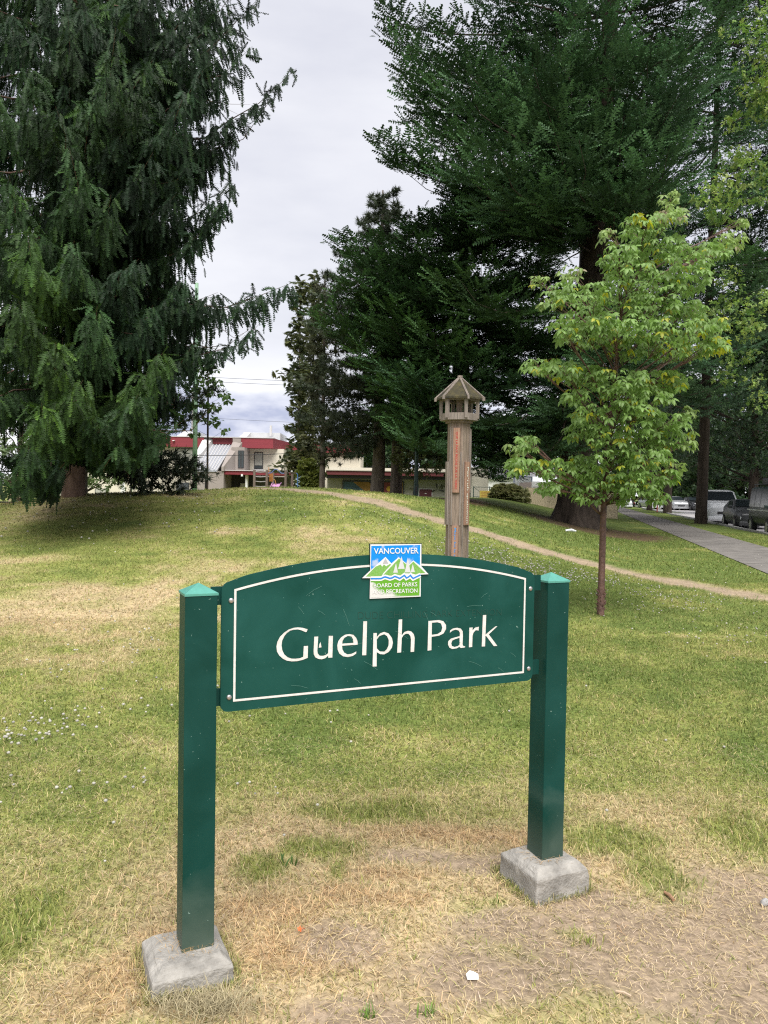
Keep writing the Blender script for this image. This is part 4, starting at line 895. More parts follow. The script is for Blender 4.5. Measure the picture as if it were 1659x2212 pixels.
# --- two slender cedars, loose yellow-green sprays ---------------------------------------
def spray_proto():
    V = []; T = []; S = []; r = random.Random(2)
    for i in range(9):
        a = rad(-70+140*i/8); L = r.uniform(.6, 1.); w = .11; b = len(V)
        V += [(0, 0, 0), (math.cos(a)*L*.55-math.sin(a)*w, math.sin(a)*L*.55+math.cos(a)*w, .03), (math.cos(a)*L, math.sin(a)*L, -.12*L), (math.cos(a)*L*.55+math.sin(a)*w, math.sin(a)*L*.55-math.cos(a)*w, -.02)]
        T += [(b, b+1, b+2), (b, b+2, b+3)]; g = r.uniform(.75, 1.25); S += [(g,)*3]*4
    return np.array(V), np.array(T), np.array(S)
SPRAY = spray_proto()
def cloud_tree(name, label, cat, loc, clumps, n_per, size, cols, proto, trunk_pts, trunk_r, m_tr, m=None, down=.2, group=None, limbs=True, part='crown'):
    """crown made of leaf or spray clumps held on limbs. clumps: (x,y,z,rx,ry,rz) local to the foot"""
    root = empty(name, loc, label, cat, group); O = []; D = []; C = []; lv = []
    cols = np.array(cols)
    for (x, y, z, rx, ry, rz) in clumps:
        n = max(3, int(n_per*RNG.uniform(.8, 1.2)*(rx*ry*rz)**(2/3.))); u_ = norm(RNG.normal(0, 1, (n, 3)))*RNG.uniform(.35, 1.0, (n, 1))**.5
        O.append(np.array((x, y, z))+u_*np.array((rx, ry, rz))); D.append(norm(u_+RNG.normal(0, .55, (n, 3))-np.array((0, 0, down))))
        C.append(cols[RNG.integers(0, len(cols))]*.35+cols[RNG.integers(0, len(cols), n)]*.65)
    O = np.concatenate(O); D = np.concatenate(D); C = np.concatenate(C); n = len(O)
    V, T, c = place(proto, O, D, norm(np.array((0, 0, 1.))+RNG.normal(0, .45, (n, 3))), size*RNG.uniform(.65, 1.25, n), C*RNG.uniform(.72, 1.3, (n, 1)))
    link(part, tri_mesh(part, V, T, np.clip(c, 0, .9)), m or m_leaf, root)
    if trunk_pts:
        tr = trunk_mesh(trunk_pts, trunk_r, 12, .2, 4, int(abs(loc[0])*10)+1, .03)
        if limbs:
            tp = np.array(trunk_pts)
            for k, (x, y, z, rx, ry, rz) in enumerate(clumps):
                zb = max(tp[0, 2]+.25*(tp[-1, 2]-tp[0, 2]), z-.55*math.hypot(x-tp[0, 0], y)-.05); zb = min(zb, tp[-1, 2])
                o = np.array([np.interp(zb, tp[:, 2], tp[:, i]) for i in range(3)]); P = limb_curve(o, (x, y, z), .03, .05, 5); L = np.linalg.norm(P[-1]-P[0])
                if L > .1: tr.tube([Vector(p) for p in P], [max(.003, .011*L**.7*min(2.2, trunk_r[0]/.06)*(1-.8*i/4)) for i in range(5)], 5, False)
        tr.build('trunk', m_tr, root, smooth=True)
    return root
def cedar(px, d, ytop, ybot, wid, label, seed):
    x = (px-829.5)/FPX*d; g = H(x, d); r = np.random.default_rng(seed); zt = 1.5+(1057-ytop)/FPX*d; zb = 1.5+(1057-ybot)/FPX*d; cl = []
    for i in range(96):
        f = i/95; z = zb+(zt-zb)*f; w = wid*(.25+.75*(1-f)**.6)*(.35+.85*math.sin(f*14+seed)**2); a = r.uniform(0, 6.28)
        cl.append((math.cos(a)*w*r.uniform(.2, 1), math.sin(a)*w*r.uniform(.2, 1), z-g+.1, w*.30+.16, w*.30+.16, .26))
    cloud_tree('cedar_tree', label, 'tree', (x, d, g-.1), cl, 105, .30, [(.070, .085, .040), (.055, .075, .040), (.11, .12, .040)], SPRAY, [(0, 0, -.2), (.02, 0, (zt-g)*.5), (0, 0, zt-g)], [.09, .07, .02], m_bark_grey, down=.5, group='slender cedars beside the school')
cedar(642, 43., 612, 1010, 1.25, 'slender yellow-green cedar, leftmost of the pair beside the school wing', 1)
cedar(672, 45., 598, 1000, 1.25, 'slender cedar standing between the leftmost cedar and the pines', 5)
pine('pine_tree', 'sparse pine with brownish foliage over the yellow-green bush', -3.0, 37., 11.6, 2.6, lambda f: 2.4*(1-f)**.5+.6, 44, (.062, .068, .036), 2.2, .15, puff=.24, sil=SIL_P)
# clipped cypress-like bush at the hill top
def bush(name, label, cx_px, d, x0, x1, y0, y1, cols, nclump, seed, size=.16, proto=None, zb=None, n_per=900, depth=.8, grp=None):
    x = (cx_px-829.5)/FPX*d; g = H(x, d); r = np.random.default_rng(seed); rx = (x1-x0)/2/FPX*d; zt = 1.5+(1057-y0)/FPX*d; zb = g if zb is None else zb; cl = []
    for i in range(nclump):
        a = r.uniform(0, 6.28); q = r.random()**.5; z = zb+(zt-zb)*r.uniform(.08, .9); k = math.sqrt(max(.05, 1-((z-zb)/(zt-zb))**2.4))
        cl.append((math.cos(a)*q*rx*k*.82, math.sin(a)*q*rx*depth*k*.82, z-g, rx*.26, rx*.26, rx*.22))
    return cloud_tree(name, label, 'bush', (x, d, g-.02), cl, n_per, size, cols, proto or SPRAY, [(0, 0, 0), (0, 0, (zt-zb)*.6)], [.05, .02], m_bark_grey, down=-.1, group=grp, part='foliage')
bush('cypress_bush', 'dense yellow-green conifer bush on the hill top beside the spiral climber', 667, 40., 622, 717, 985, 1056, [(.14, .17, .035), (.09, .12, .03), (.19, .21, .05)], 46, 3, .17, n_per=700)
bush('shrub', 'low spreading olive-green shrub beside the yellow notice on the fence', 1100, 44., 1055, 1150, 1048, 1080, [(.20, .20, .08), (.13, .15, .06), (.27, .27, .13)], 40, 4, .26, n_per=420, depth=1.)
bush('cedar_bush', 'brown-green scrubby conifer foot under the slender cedars', 655, 42., 612, 700, 930, 1050, [(.085, .095, .035), (.06, .07, .035), (.12, .12, .05)], 40, 9, .26, n_per=260)

# --- broad leaves ------------------------------------------------------------------------
def leaf_proto(w=.34):
    V = np.array([(0, 0, 0), (.45, w, .06), (1, 0, -.16), (.45, -w, .06), (.5, 0, -.02)]); T = np.array([(0, 1, 4), (1, 2, 4), (0, 4, 3), (4, 2, 3)]); S = np.ones((5, 3)); S[2] *= 1.1; return V, T, S
LEAF = leaf_proto(); LEAFW = leaf_proto(.42)
def cluster_leaf(k=5):
    V = []; T = []; S = []; r = np.random.default_rng(8)
    for i in range(k):
        pv, pt, ps = LEAF; a = r.uniform(-1.3, 1.3); b = r.uniform(-.6, .4); Rm = np.array(Matrix.Rotation(a, 3, 'Z') @ Matrix.Rotation(b, 3, 'Y')); o = r.uniform(-.35, .35, 3)
        T += (pt+len(V)).tolist(); V += (pv @ Rm.T*.62+o).tolist(); S += (ps*r.uniform(.8, 1.2)).tolist()
    return np.array(V), np.array(T), np.array(S)
CLEAF = cluster_leaf()
def ternate():
    """drooping three-part leaf of the young maple"""
    V = []; T = []; S = []
    for az, L in ((0, 1.), (58, .84), (-58, .84)):
        ca, sa = math.cos(rad(az)), math.sin(rad(az)); b = len(V)
        pts = [(0.10, 0, .0), (.42, .21, -.02), (.45, 0, .06), (.42, -.21, -.02), (.74, .17, -.20), (.76, 0, -.12), (.74, -.17, -.20), (1.0, 0, -.42)]
        for x, y, z in pts: x, y, z = x*L, y*L, z*L; V.append((x*ca-y*sa, x*sa+y*ca, z))
        T += [(b, b+1, b+2), (b, b+2, b+3), (b+1, b+4, b+2), (b+4, b+5, b+2), (b+2, b+5, b+3), (b+5, b+6, b+3), (b+4, b+7, b+5), (b+5, b+7, b+6)]; S += [(.92,)*3]+[(1.,)*3]*6+[(1.08, 1.05, 1.1)]
    b = len(V); V += [(-.45, -.012, .10), (-.45, .012, .10), (.12, 0, .0)]; T.append((b, b+1, b+2)); S += [(1.2, .6, .8)]*3
    return np.array(V), np.array(T), np.array(S)
TERN = ternate()
CROWN_M = [(890,90,50,45,2),(905,170,75,50,1),(760,225,110,55,0),(590,275,50,40,2),(1190,290,60,50,2),(1245,205,26,30,2),(1110,340,80,45,0),(1000,370,110,70,0),(640,375,95,50,0),(820,330,140,85,0),(700,465,140,70,0),(960,480,120,65,0),(400,460,60,34,2),(250,505,50,32,2),(440,565,170,60,0),(310,610,60,38,2),(650,600,150,75,0),(850,600,170,75,0),(1010,630,55,55,0),
(450,695,160,50,0),(390,765,55,45,0),(640,720,170,62,0),(900,735,190,72,0),(1075,705,100,42,0),(1110,800,75,50,3),(960,825,140,50,3),(720,825,130,55,0),(540,775,110,45,0),(240,915,75,32,0),(350,930,115,50,0),(480,960,110,60,0),(640,980,150,62,0),(840,985,150,62,3),(430,1060,70,42,0),(680,1060,110,55,0),(860,1060,50,40,0),(530,1150,120,55,0),(740,1150,110,55,0),(1000,1130,42,42,2),(900,1175,90,50,0),(460,1235,80,50,0),(640,1260,170,72,0),(850,1260,120,62,0),(985,1260,42,70,2),(135,1330,55,38,2),(200,1300,60,42,0),(170,1410,80,50,0),(330,1420,100,60,0),(470,1390,80,50,0),(620,1370,140,62,0),(800,1370,110,70,0),(920,1400,50,42,2),(300,1515,52,42,0),(400,1500,90,50,0),(550,1480,140,52,0),(740,1480,120,70,0),(900,1450,42,42,0),(500,1555,80,38,0),(830,1550,60,40,0),(660,1560,50,32,0)]
def maple():
    bx_, by_ = 2.62, 9.2; g = H(bx_, by_); root = empty('maple_tree', (bx_, by_, g), 'young bright green maple with a peeling red-brown trunk on the lawn right of the sign', 'tree')
    k = .00241; q = lambda cx_, cy_: ((cx_-565)*k-.0166*(2150-cy_)*k*1.0, (2150-cy_)*k)
    tp = [(565,2150),(575,1640),(605,1200),(635,890),(652,660),(715,510),(800,330),(895,90)]; tr_pts = [(*(lambda a: (a[0], 0))(q(*p)), q(*p)[1]) for p in tp]
    r_ = [.043, .037, .031, .026, .020, .014, .009, .004]
    tr = trunk_mesh([(a, b, c-.03 if i == 0 else c) for i, (a, b, c) in enumerate(tr_pts)], r_, 14, .18, 3, 5, .05)
    T_ = np.array(tr_pts); O = []; D = []; U = []; C = []; S = []
    pal = [np.array((.19, .305, .085)), np.array((.24, .35, .11)), np.array((.26, .36, .12)), np.array((.40, .42, .05))]
    for (cx_, cy_, rx, ry, kind) in CROWN_M:
        x, z = q(cx_, cy_); rx *= k*.92; ry *= k*.84
        side = RNG.choice([-1, 1]); half = 1.15*math.sin(math.pi*min(1, max(.05, (z-1.0)/4.6)))**.7
        for rep in range(2 if kind != 2 else 1):
            y = RNG.uniform(-1, 1)*half*.75 if kind != 2 else RNG.uniform(-.3, .1)*half
            if rep == 0 and kind != 2: y = -abs(y)
            if rep == 0: x0_, z0_ = x, z
            x = (2.62+x0_)*(1+y/9.2)-2.62; z = 1.5-g+(z0_-1.5+g)*(1+y/9.2)
            n = int(5+1450*rx*ry); u_ = RNG.uniform(-1, 1, (n, 3)); u_ = u_/np.maximum(1, np.linalg.norm(u_, axis=1, keepdims=True))
            P = np.array((x, y, z))+u_*np.array((rx, min(.34, rx*1.2), ry)); az = RNG.uniform(0, 6.28, n)
            ax = np.array([np.interp(z, T_[:, 2], T_[:, i]) for i in range(2)]); out = norm(np.array((x-ax[0], y, 0))+1e-4)
            d = norm(np.stack([np.cos(az), np.sin(az), 0*az], 1)*.9+out*.45-np.array((0, 0, .55))+RNG.normal(0, .18, (n, 3)))
            O.append(P); D.append(d); U.append(norm(np.array((0, 0, 1.))+RNG.normal(0, .25, (n, 3)))); base = pal[kind if kind < 3 else 0]
            c = base[None]*RNG.uniform(.72, 1.22, n)[:, None]; yel = RNG.random(n) < (.05 if kind != 3 else .22); c[yel] = pal[3]*RNG.uniform(.8, 1.1, (yel.sum(), 1))
            if kind in (1, 2): pk = RNG.random(n) < .07; c[pk] = np.array((.32, .28, .18))
            C.append(c); S.append(RNG.uniform(.055, .115, n))
            zb = max(1.32, z-.62*math.hypot(x-ax[0], y)-.08); zb = min(zb, 5.0); o = np.array([np.interp(zb, T_[:, 2], T_[:, i]) for i in range(3)]); Pl = limb_curve(o, (x, y, z), -.03, .06, 6); L = np.linalg.norm(Pl[-1]-Pl[0])
            tr.tube([Vector(p) for p in Pl], [max(.0022, .0105*L**.6*(1-.8*i/5)) for i in range(6)], 6, False)
            for w in range(4):
                j = RNG.integers(0, n); tr.tube([Vector(Pl[3]), Vector((Pl[4]+P[j])/2), Vector(P[j])], [.004, .003, .0015], 4, False)
    # little dead stub on the left
    a = q(560, 1645); b_ = q(508, 1600); tr.tube([(a[0], 0, a[1]), ((a[0]+b_[0])/2, -.02, (a[1]+b_[1])/2-.01), (b_[0], -.04, b_[1])], [.018, .014, .011], 8)
    rr2 = np.random.default_rng(4)
    for i in range(70):   # curls of peeling bark
        z = rr2.choice([rr2.uniform(.02, .3), rr2.uniform(1.2, 4.0)]); c0 = np.array([np.interp(z, T_[:, 2], T_[:, j]) for j in range(3)]); r0 = np.interp(z, T_[:, 2], r_); an = rr2.uniform(0, 6.28); dd = np.array((math.cos(an), math.sin(an), 0))
        tr.tube([Vector(c0+dd*r0*.95), Vector(c0+dd*(r0+.010)+np.array((0, 0, .012))), Vector(c0+dd*(r0+.022)+np.array((0, 0, rr2.uniform(-.01, .03))))], [.009, .007, .002], 4, False)
    V, T, c = place(TERN, np.concatenate(O), np.concatenate(D), np.concatenate(U), np.concatenate(S)*.98, np.concatenate(C))
    link('crown', tri_mesh('crown', V, T, c), leaf_mat('maple_leaves', .42, .45, .4), root)
    tr.build('trunk', mat('maple_bark', (.055, .026, .020), .6, scale=13, stretch=(1, 1, .8), col2=(.16, .085, .065), bump=.6, bscale=30), root, smooth=True)
maple()
def clump_cloud(r, n, cx_, cy_, cz, rx, ry, rz, s): return [(cx_+r.normal(0, rx), cy_+r.normal(0, ry), cz+r.normal(0, rz), s*r.uniform(.7, 1.4), s*r.uniform(.7, 1.4), s*r.uniform(.4, .8)) for _ in range(n)]
DG = [(.040, .075, .032), (.055, .095, .030), (.030, .060, .030)]; LG = [(.20, .32, .07), (.34, .42, .12), (.11, .20, .05)]
# linden whose boughs hang in from the right, pale flower bracts among dark leaves
def linden():
    bx_, by_ = 19.5, 27.0; g = -.12; loc = (bx_, by_, g); r = np.random.default_rng(21); L1 = []; L2 = []
    def at(px, py, d, rx, rz, lst, n):
        p = P_at(px, py, d)
        for _ in range(int(n*1.6)): lst.append((p[0]-bx_+r.normal(0, rx), p[1]-by_+r.normal(0, .5), p[2]-g+r.normal(0, rz), .34, .34, .2))
    for a in [(1640,50,18,.35,.3,7),(1655,120,18,.3,.3,5),(1650,190,18.4,.25,.2,4),(1648,245,18.5,.3,.15,4),(1600,530-80,19,.4,.25,5),(1560,405,19,.3,.2,4),(1580,360,19.4,.25,.15,3),(1640,390,19,.3,.3,5),(1600,345,19.5,.25,.1,3)]: at(*a[:5], L2, a[5])
    for a in [(1600,640,21,.6,.3,4),(1640,600,21,.4,.4,3),(1580,700,21.5,.6,.3,6),(1640,720,21.5,.5,.4,4),(1610,790,22,.5,.3,3),(1640,850,22,.5,.4,4)]: at(*a[:5], L1, a[5])
    root = cloud_tree('linden_tree', 'linden at the right edge with pale yellow bracts hanging among its leaves', 'tree', loc, L2+L1, 300, .125, LG+[(.05, .10, .03)], CLEAF, [(0, 0, -.1), (.1, 0, 5), (0, 0, 11)], [.3, .25, .12], m_bark_dark, down=.3, limbs=False)
linden()
def street_tree(name, label, x, d, zlo, zhi, w, cols, seed, n=60, s=1.0, r0=.3, npf=60, size=.33, crop=None, grp='leafy trees along the street'):
    r = np.random.default_rng(seed); g = H(x, d); cl = []
    for i in range(n):
        a = r.uniform(0, 6.28); q = r.random()**.5; f = r.random(); z = zlo+(zhi-zlo)*f; k = math.sin(math.pi*min(.97, max(.12, .15+.8*f)))**.6
        cl.append((math.cos(a)*q*w*k, math.sin(a)*q*w*k, z-g, s*r.uniform(.7, 1.3), s*r.uniform(.7, 1.3), s*r.uniform(.4, .7)))
    return cloud_tree(name, label, 'tree', (x, d, g-.05), cl, npf, size, cols, CLEAF, [(0, 0, -.1), (.05, 0, (zlo-g)*.8+.5), (0, 0, (zhi-g)*.8)], [r0, r0*.85, .08], m_bark_dark, group=grp)
street_tree('street_tree', 'dark leafy tree behind the grey sedan, its crown hanging over the parked cars', 22.5, 47, 3.2, 13, 4.6, DG, 31, 80, 1.25, npf=48)
street_tree('street_tree', 'verge tree with the thicker of the two small bare trunks beyond the white van', 23.2, 63, 4.0, 14, 4.2, DG, 32, 60, 1.3, .34, npf=40, size=.42)
street_tree('street_tree', 'verge tree with the thinnest trunk, beside the orange and yellow marker', 25.5, 74, 4.2, 13, 3.8, DG, 33, 46, 1.3, .26, npf=34, size=.5)
street_tree('street_tree', 'leafy tree across the street behind the white SUV', 40, 100, 1.5, 16, 6.5, [(.06, .11, .035), (.085, .14, .04)], 34, 70, 2.0, npf=26, size=.7)
street_tree('street_tree', 'lighter green tree across the street at the end of the block', 31, 122, 1., 15, 7.5, [(.08, .14, .05), (.06, .11, .04)], 35, 60, 2.2, npf=22, size=.8)
street_tree('street_tree', 'big dark tree across the street behind the dark green van', 33, 66, 1.6, 17, 5.5, DG, 36, 84, 1.6, npf=36, size=.5)
street_tree('street_tree', 'wide low tree filling the gap under the crowns behind the white van', 44, 118, .4, 9, 9, DG, 38, 70, 2.2, npf=22, size=.9)
street_tree('street_tree', 'dark shrubby tree across the street right of the white van', 37.5, 84, .2, 8, 6, DG, 39, 60, 1.8, npf=26, size=.7)
street_tree('street_tree', 'dark leafy crown at the upper right behind the linden boughs', 19.2, 34, 4.6, 17, 3.9, DG, 77, 80, 1.1, .25, npf=80, size=.34)
street_tree('shade_tree', 'dark leafy tree behind the low classroom wing', 1.5, 84, 2, 9.5, 6.5, DG, 71, 70, 1.7, npf=26, size=.7, grp=None)
street_tree('street_tree', 'dark tree closing the view behind the tan fence', 20, 100, 1.0, 14, 7.5, DG, 37, 66, 2.2, npf=24, size=.7)
# pale leafy young birch beside the green lamp post
street_tree('birch_tree', 'small pale leafy tree with a light stem just left of the green lamp post', .72+.6, 33.5, 2.2, 4.6, 1.1, [(.16, .19, .08), (.22, .24, .11)], 41, 22, .32, .09, npf=260, size=.2, grp='small pale trees by the wall')
street_tree('birch_tree', 'small pale leafy tree between the green lamp post and the wooden pole', 3.0, 35., 1.8, 3.6, .9, [(.16, .19, .08), (.22, .24, .11)], 42, 14, .3, .05, npf=240, size=.2, grp='small pale trees by the wall')
# staked sapling on the crest
def sapling():
    d = 21.; x = (447-829.5)/FPX*d; g = H(x, d); r = np.random.default_rng(50); cl = []
    for (px, py, rx) in [(430,775,.10),(450,790,.16),(465,800,.12),(440,815,.2),(470,830,.16),(415,838,.18),(448,845,.22),(485,853,.14),(430,870,.2),(462,880,.2),(490,862,.1),(405,885,.16),(395,915,.16),(440,905,.16),(470,912,.16),(415,935,.12),(385,900,.12),(478,930,.08),(425,800,.12),(445,765,.08),(490,933,.08),(400,870,.1)]:
        p = P_at(px, py, d); cl.append((p[0]-x, r.uniform(-.25, .25), p[2]-g, rx, rx, rx*.5))
    cloud_tree('sapling', 'thin young tree with a dark stem on the crest left of the school entrance', 'tree', (x, d, g), cl, 2200, .13, [(.07, .13, .035), (.10, .17, .05)], LEAFW, [(0, 0, -.05), (.0, 0, 2.4), (-.02, 0, 3.75)], [.03, .026, .008], m_bark_dark, down=.5)
    b = MB(); b.tube([(x-.04, d+.03, g-.1), (x-.04, d+.03, g+.42)], .035, 8); tag(b.build('tree_guard', mat('guard_dark', (.05, .045, .04), .8)), 'short dark guard around the foot of the thin young tree on the crest', 'tree guard')
sapling()
# left background greenery
street_tree('shade_tree', 'light green leafy tree far behind the left spruce, over the cream wall', -13.5, 34, 1.6, 4.6, 2.2, [(.13, .19, .07), (.09, .14, .05)], 61, 34, .6, .12, npf=120, size=.24, grp=None)
street_tree('shade_tree', 'pale green tree behind the black fence at the far left', -15.6, 33, 1.2, 6.0, 2.4, [(.13, .17, .09), (.08, .12, .05)], 62, 44, .8, .2, npf=80, size=.28, grp=None)
street_tree('shade_tree', 'small round leafy tree at the cream wall below the pine bough', -10.9, 33, 1.4, 2.7, .8, [(.10, .15, .05), (.14, .19, .07)], 63, 14, .35, .04, npf=200, size=.2, grp=None)
bush('rose_bush', 'pink flowering rose bush behind the black fence at the far left', 48, 26., 15, 75, 1030, 1085, [(.50, .33, .31), (.16, .19, .09), (.6, .45, .42), (.12, .16, .08)], 26, 8, .10, LEAFW, n_per=1500)
# ------------------------------------------------------------------ buildings
m_cream = mat('cream_stucco', (.56, .52, .43), .9, noise=.06, scale=3); m_redf = mat('red_fascia', (.20, .022, .033), .55, noise=.12, scale=2, stretch=(.3, 1, 3))
m_taupe = mat('taupe_stucco', (.27, .235, .215), .9, noise=.05, scale=3); m_metal = mat('roof_metal', (.33, .34, .37), .45, .3, noise=.08, scale=2)
m_trim = mat('pale_trim', (.50, .49, .49), .7); m_glass = mat('window_glass', (.05, .06, .065), .12, spec=.6); m_frame = mat('dark_frame', (.03, .03, .032), .5); m_blind = mat('blind', (.33, .33, .29), .8, noise=.12, scale=6, stretch=(12, 1, .2))
m_dark = mat('dark_recess', (.035, .034, .036), .9); m_wht = mat('white_paint', (.70, .70, .68), .6); m_wallg = mat('grey_cream_shaded', (.27, .26, .21), .9, noise=.06, scale=2)  # grey cream is darkened: tree shade on the wing put into the colour
BX = lambda c, d=58.: (-18.53+.00907*c)*d/58.; BZ = lambda c, d=58.: 1.5+(8.16-.00907*c-1.5)*d/58.
school = empty('school_building', (-12, 60, -1.6), 'two-storey cream school building with a red roof band and a slanted grey metal roof', 'building')
def bpart(name, m, *boxes, par=None, lab=None, bevel=0):
    b = MB()
    for a, c in boxes: b.box2(a, c)
    o = b.build(name, m, None, lab, bevel=bevel); W(o, school) if par is None else W(o, par); return o
Y0 = 58.; GB = -2.5
wall = bpart('wall', m_cream, ((BX(-700), Y0, GB), (BX(850), Y0+14, BZ(402))), ((BX(850)+.003, Y0+.9, GB), (BX(1190), Y0+14, BZ(402))), ((BX(1190)+.003, Y0+5.5, GB), (-2.0, Y0+14.5, BZ(402))))
bpart('roof_band', m_redf, ((BX(-700), Y0-.35, BZ(402)-.02), (BX(548), Y0+13.8, BZ(322))), ((BX(600), Y0-.02, BZ(375)), (BX(790), Y0+.5, BZ(322))), ((BX(855), Y0-.35, BZ(402)-.02), (BX(1120), Y0+13.8, BZ(322))), ((BX(1120)+.003, Y0+5.0, BZ(402)-.02), (-2.0, Y0+13.8, BZ(322))))
b = MB(); b.add([(BX(1120), Y0-.35, BZ(402)-.02), (BX(1120), Y0-.35, BZ(322)), (BX(1200), Y0+5., BZ(322)), (BX(1200), Y0+5., BZ(402)-.02), (BX(1119), Y0+.3, BZ(402)-.02), (BX(1119), Y0+.3, BZ(322)), (BX(1180), Y0+5.3, BZ(322)), (BX(1180), Y0+5.3, BZ(402)-.02)], [(0, 1, 2, 3), (7, 6, 5, 4), (1, 5, 6, 2), (0, 3, 7, 4), (0, 4, 5, 1), (3, 2, 6, 7)]); W(b.build('roof_band', m_redf), school)
bpart('parapet_cap', m_trim, ((BX(-700), Y0-.4, BZ(322)), (BX(1125), Y0+14, BZ(316))), ((BX(1125)+.002, Y0+4.95, BZ(322)), (-1.95, Y0+14, BZ(316))))
def window(x0, x1, z0, z1, y, mul=1, low=.25, blind=True):
    f = bpart('window', m_frame, ((x0, y-.05, z0), (x1, y+.05, z1)))
    w = .05; xs = [x0+(x1-x0)*i/(mul+1) for i in range(mul+2)]
    for i in range(mul+1):
        zl = z0+(z1-z0)*low
        bpart('pane', m_blind if blind else m_glass, ((xs[i]+w, y-.062, zl+w/2), (xs[i+1]-w, y-.053, z1-w)), par=f)
        bpart('pane', m_glass, ((xs[i]+w, y-.062, z0+w), (xs[i+1]-w, y-.053, zl-w/2)), par=f)
window(BX(318), BX(452), BZ(556), BZ(412), Y0); window(BX(943), BX(1017), BZ(573), BZ(432), Y0+.9, 0, .2); window(BX(314), BX(422), BZ(780), BZ(697), Y0, 1, .35, False)
for cx_ in (-520, -360): window(BX(cx_), BX(cx_+95), BZ(960), BZ(760), Y0, 0, .1)
bpart('pilaster', m_wallg, ((BX(-640), Y0-.3, GB), (BX(-600), Y0-.003, BZ(590))))
bpart('window_sill', m_trim, ((BX(935), Y0+.75, BZ(583)), (BX(1025), Y0+.89, BZ(575))))
# grey volume with standing-seam lean-to roof and flanking fins
D1 = 55.; gx0, gx1 = BX(432, D1), BX(706, D1); zt, zb = BZ(378, D1), BZ(594, D1)
bpart('entrance_block', m_taupe, ((gx0, D1, GB), (gx1, Y0-.003, BZ(597, D1))))
b = MB(); tx0, tx1 = BX(540), BX(792); yt = Y0-.1
b.add([(gx0+.05, D1-.08, zb), (gx1-.45, D1-.08, zb), (tx1-.1, yt, BZ(380)), (tx0, yt, BZ(380)), (gx0+.05, D1-.08, zb-.1), (gx1-.45, D1-.08, zb-.1), (tx1-.1, yt, BZ(380)-.1), (tx0, yt, BZ(380)-.1)], [(0, 1, 2, 3), (7, 6, 5, 4), (0, 4, 5, 1), (1, 5, 6, 2), (2, 6, 7, 3), (3, 7, 4, 0)])
lr = W(b.build('lean_to_roof', m_metal), school); b = MB()
for i in range(10):
    f = i/9; p = Vector((gx0+.07+(gx1-.5-gx0-.07)*f, D1-.08, zb+.03)); q = Vector((tx0+(tx1-.1-tx0)*f, yt, BZ(380)+.03)); b.tube([p, q], .035, 4)
W(b.build('roof_seam', m_trim), lr)
def fin(xb, xt, th, m):
    b = MB(); P = [(xb, D1-.12, BZ(597, D1)), (xb, D1-.12, BZ(560, D1)), (xt, yt, BZ(325)), (xt+.6, Y0+.1, BZ(325)), (xt+.6, Y0+.1, BZ(600))]
    n = len(P); b.add([p for p in P]+[(p[0]+th, p[1], p[2]) for p in P], [tuple(range(n)), tuple(range(2*n-1, n-1, -1))]+[(i, (i+1) % n, n+(i+1) % n, n+i) for i in range(n)]); return W(b.build('roof_fin', m), school)
fin(BX(425, D1), BX(538), .12, m_trim); fin(BX(690, D1), BX(795), .16, m_taupe)
b = MB(); b.box2((BX(706, D1), D1+.01, BZ(597, D1)), (BX(715, D1), D1+.02, BZ(596, D1)))
# side wall behind the fin
bpart('side_wall', m_taupe, ((BX(800), Y0-1.4, BZ(592)), (BX(905), Y0+.88, BZ(402)-.03)), ((BX(790), Y0-.5, BZ(402)-.03), (BX(856), Y0+.3, BZ(328))))
window(BX(855), BX(903), BZ(573), BZ(432), Y0-1.42, 1, .75, False)
# canopy over the entrance; shade beneath is painted as a near-black back panel
bpart('canopy', m_redf, ((BX(718, 56), 55.2, BZ(626, 56)), (BX(1280, 56), 58.5, BZ(595, 56)))); bpart('canopy_top', m_trim, ((BX(718, 56), 55.1, BZ(595, 56)), (BX(1280, 56), 58.6, BZ(590, 56))))
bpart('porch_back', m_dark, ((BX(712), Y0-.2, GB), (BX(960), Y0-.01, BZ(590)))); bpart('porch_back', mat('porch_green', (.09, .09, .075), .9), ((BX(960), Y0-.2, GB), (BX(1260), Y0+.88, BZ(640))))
bpart('porch_pillar', m_wht, ((BX(895, 56), 55.6, GB), (BX(913, 56), 56., BZ(628, 56)))); bpart('porch_door', m_trim, ((BX(853), Y0-.3, GB), (BX(893), Y0-.21, BZ(697))))
bpart('porch_light', m_wht, ((BX(872, 56), 55.0, BZ(640, 56)), (BX(886, 56), 55.15, BZ(622, 56))))
# roof plant
m_plant = mat('roof_plant_grey', (.46, .47, .48), .6, noise=.08, scale=2)
for c in [((BX(800), Y0+3, BZ(316)), (BX(1128), Y0+7, BZ(250))), ((BX(285), Y0+3, BZ(316)), (BX(400), Y0+6, BZ(250)))]: bpart('rooftop_unit', m_plant, c, bevel=.02)
for c in [(BX(815), BX(868)), (BX(283), BX(348))]:
    b = MB(); b.add([(c[0]-.15, Y0+1.6, BZ(300)), (c[1]-.1, Y0+1.6, BZ(306)), (c[1], Y0+2.99, BZ(252)), (c[0], Y0+2.99, BZ(252)), (c[0], Y0+2.99, BZ(302)), (c[1], Y0+2.99, BZ(306))], [(0, 1, 2, 3), (0, 4, 5, 1), (0, 3, 4), (1, 5, 2), (3, 2, 5, 4)]); W(b.build('vent_hood', m_trim), school)
bpart('flue', m_trim, ((BX(1042), Y0+2.5, BZ(280)), (BX(1060), Y0+2.7, BZ(190))))
bpart('rooftop_unit', m_plant, ((BX(745), Y0+3.2, BZ(316)), (BX(799), Y0+6, BZ(290))))
for i in range(1): bpart('wall_lamp', m_wht, ((BX(296), Y0-.6, BZ(358)), (BX(312), Y0-.36, BZ(352))))

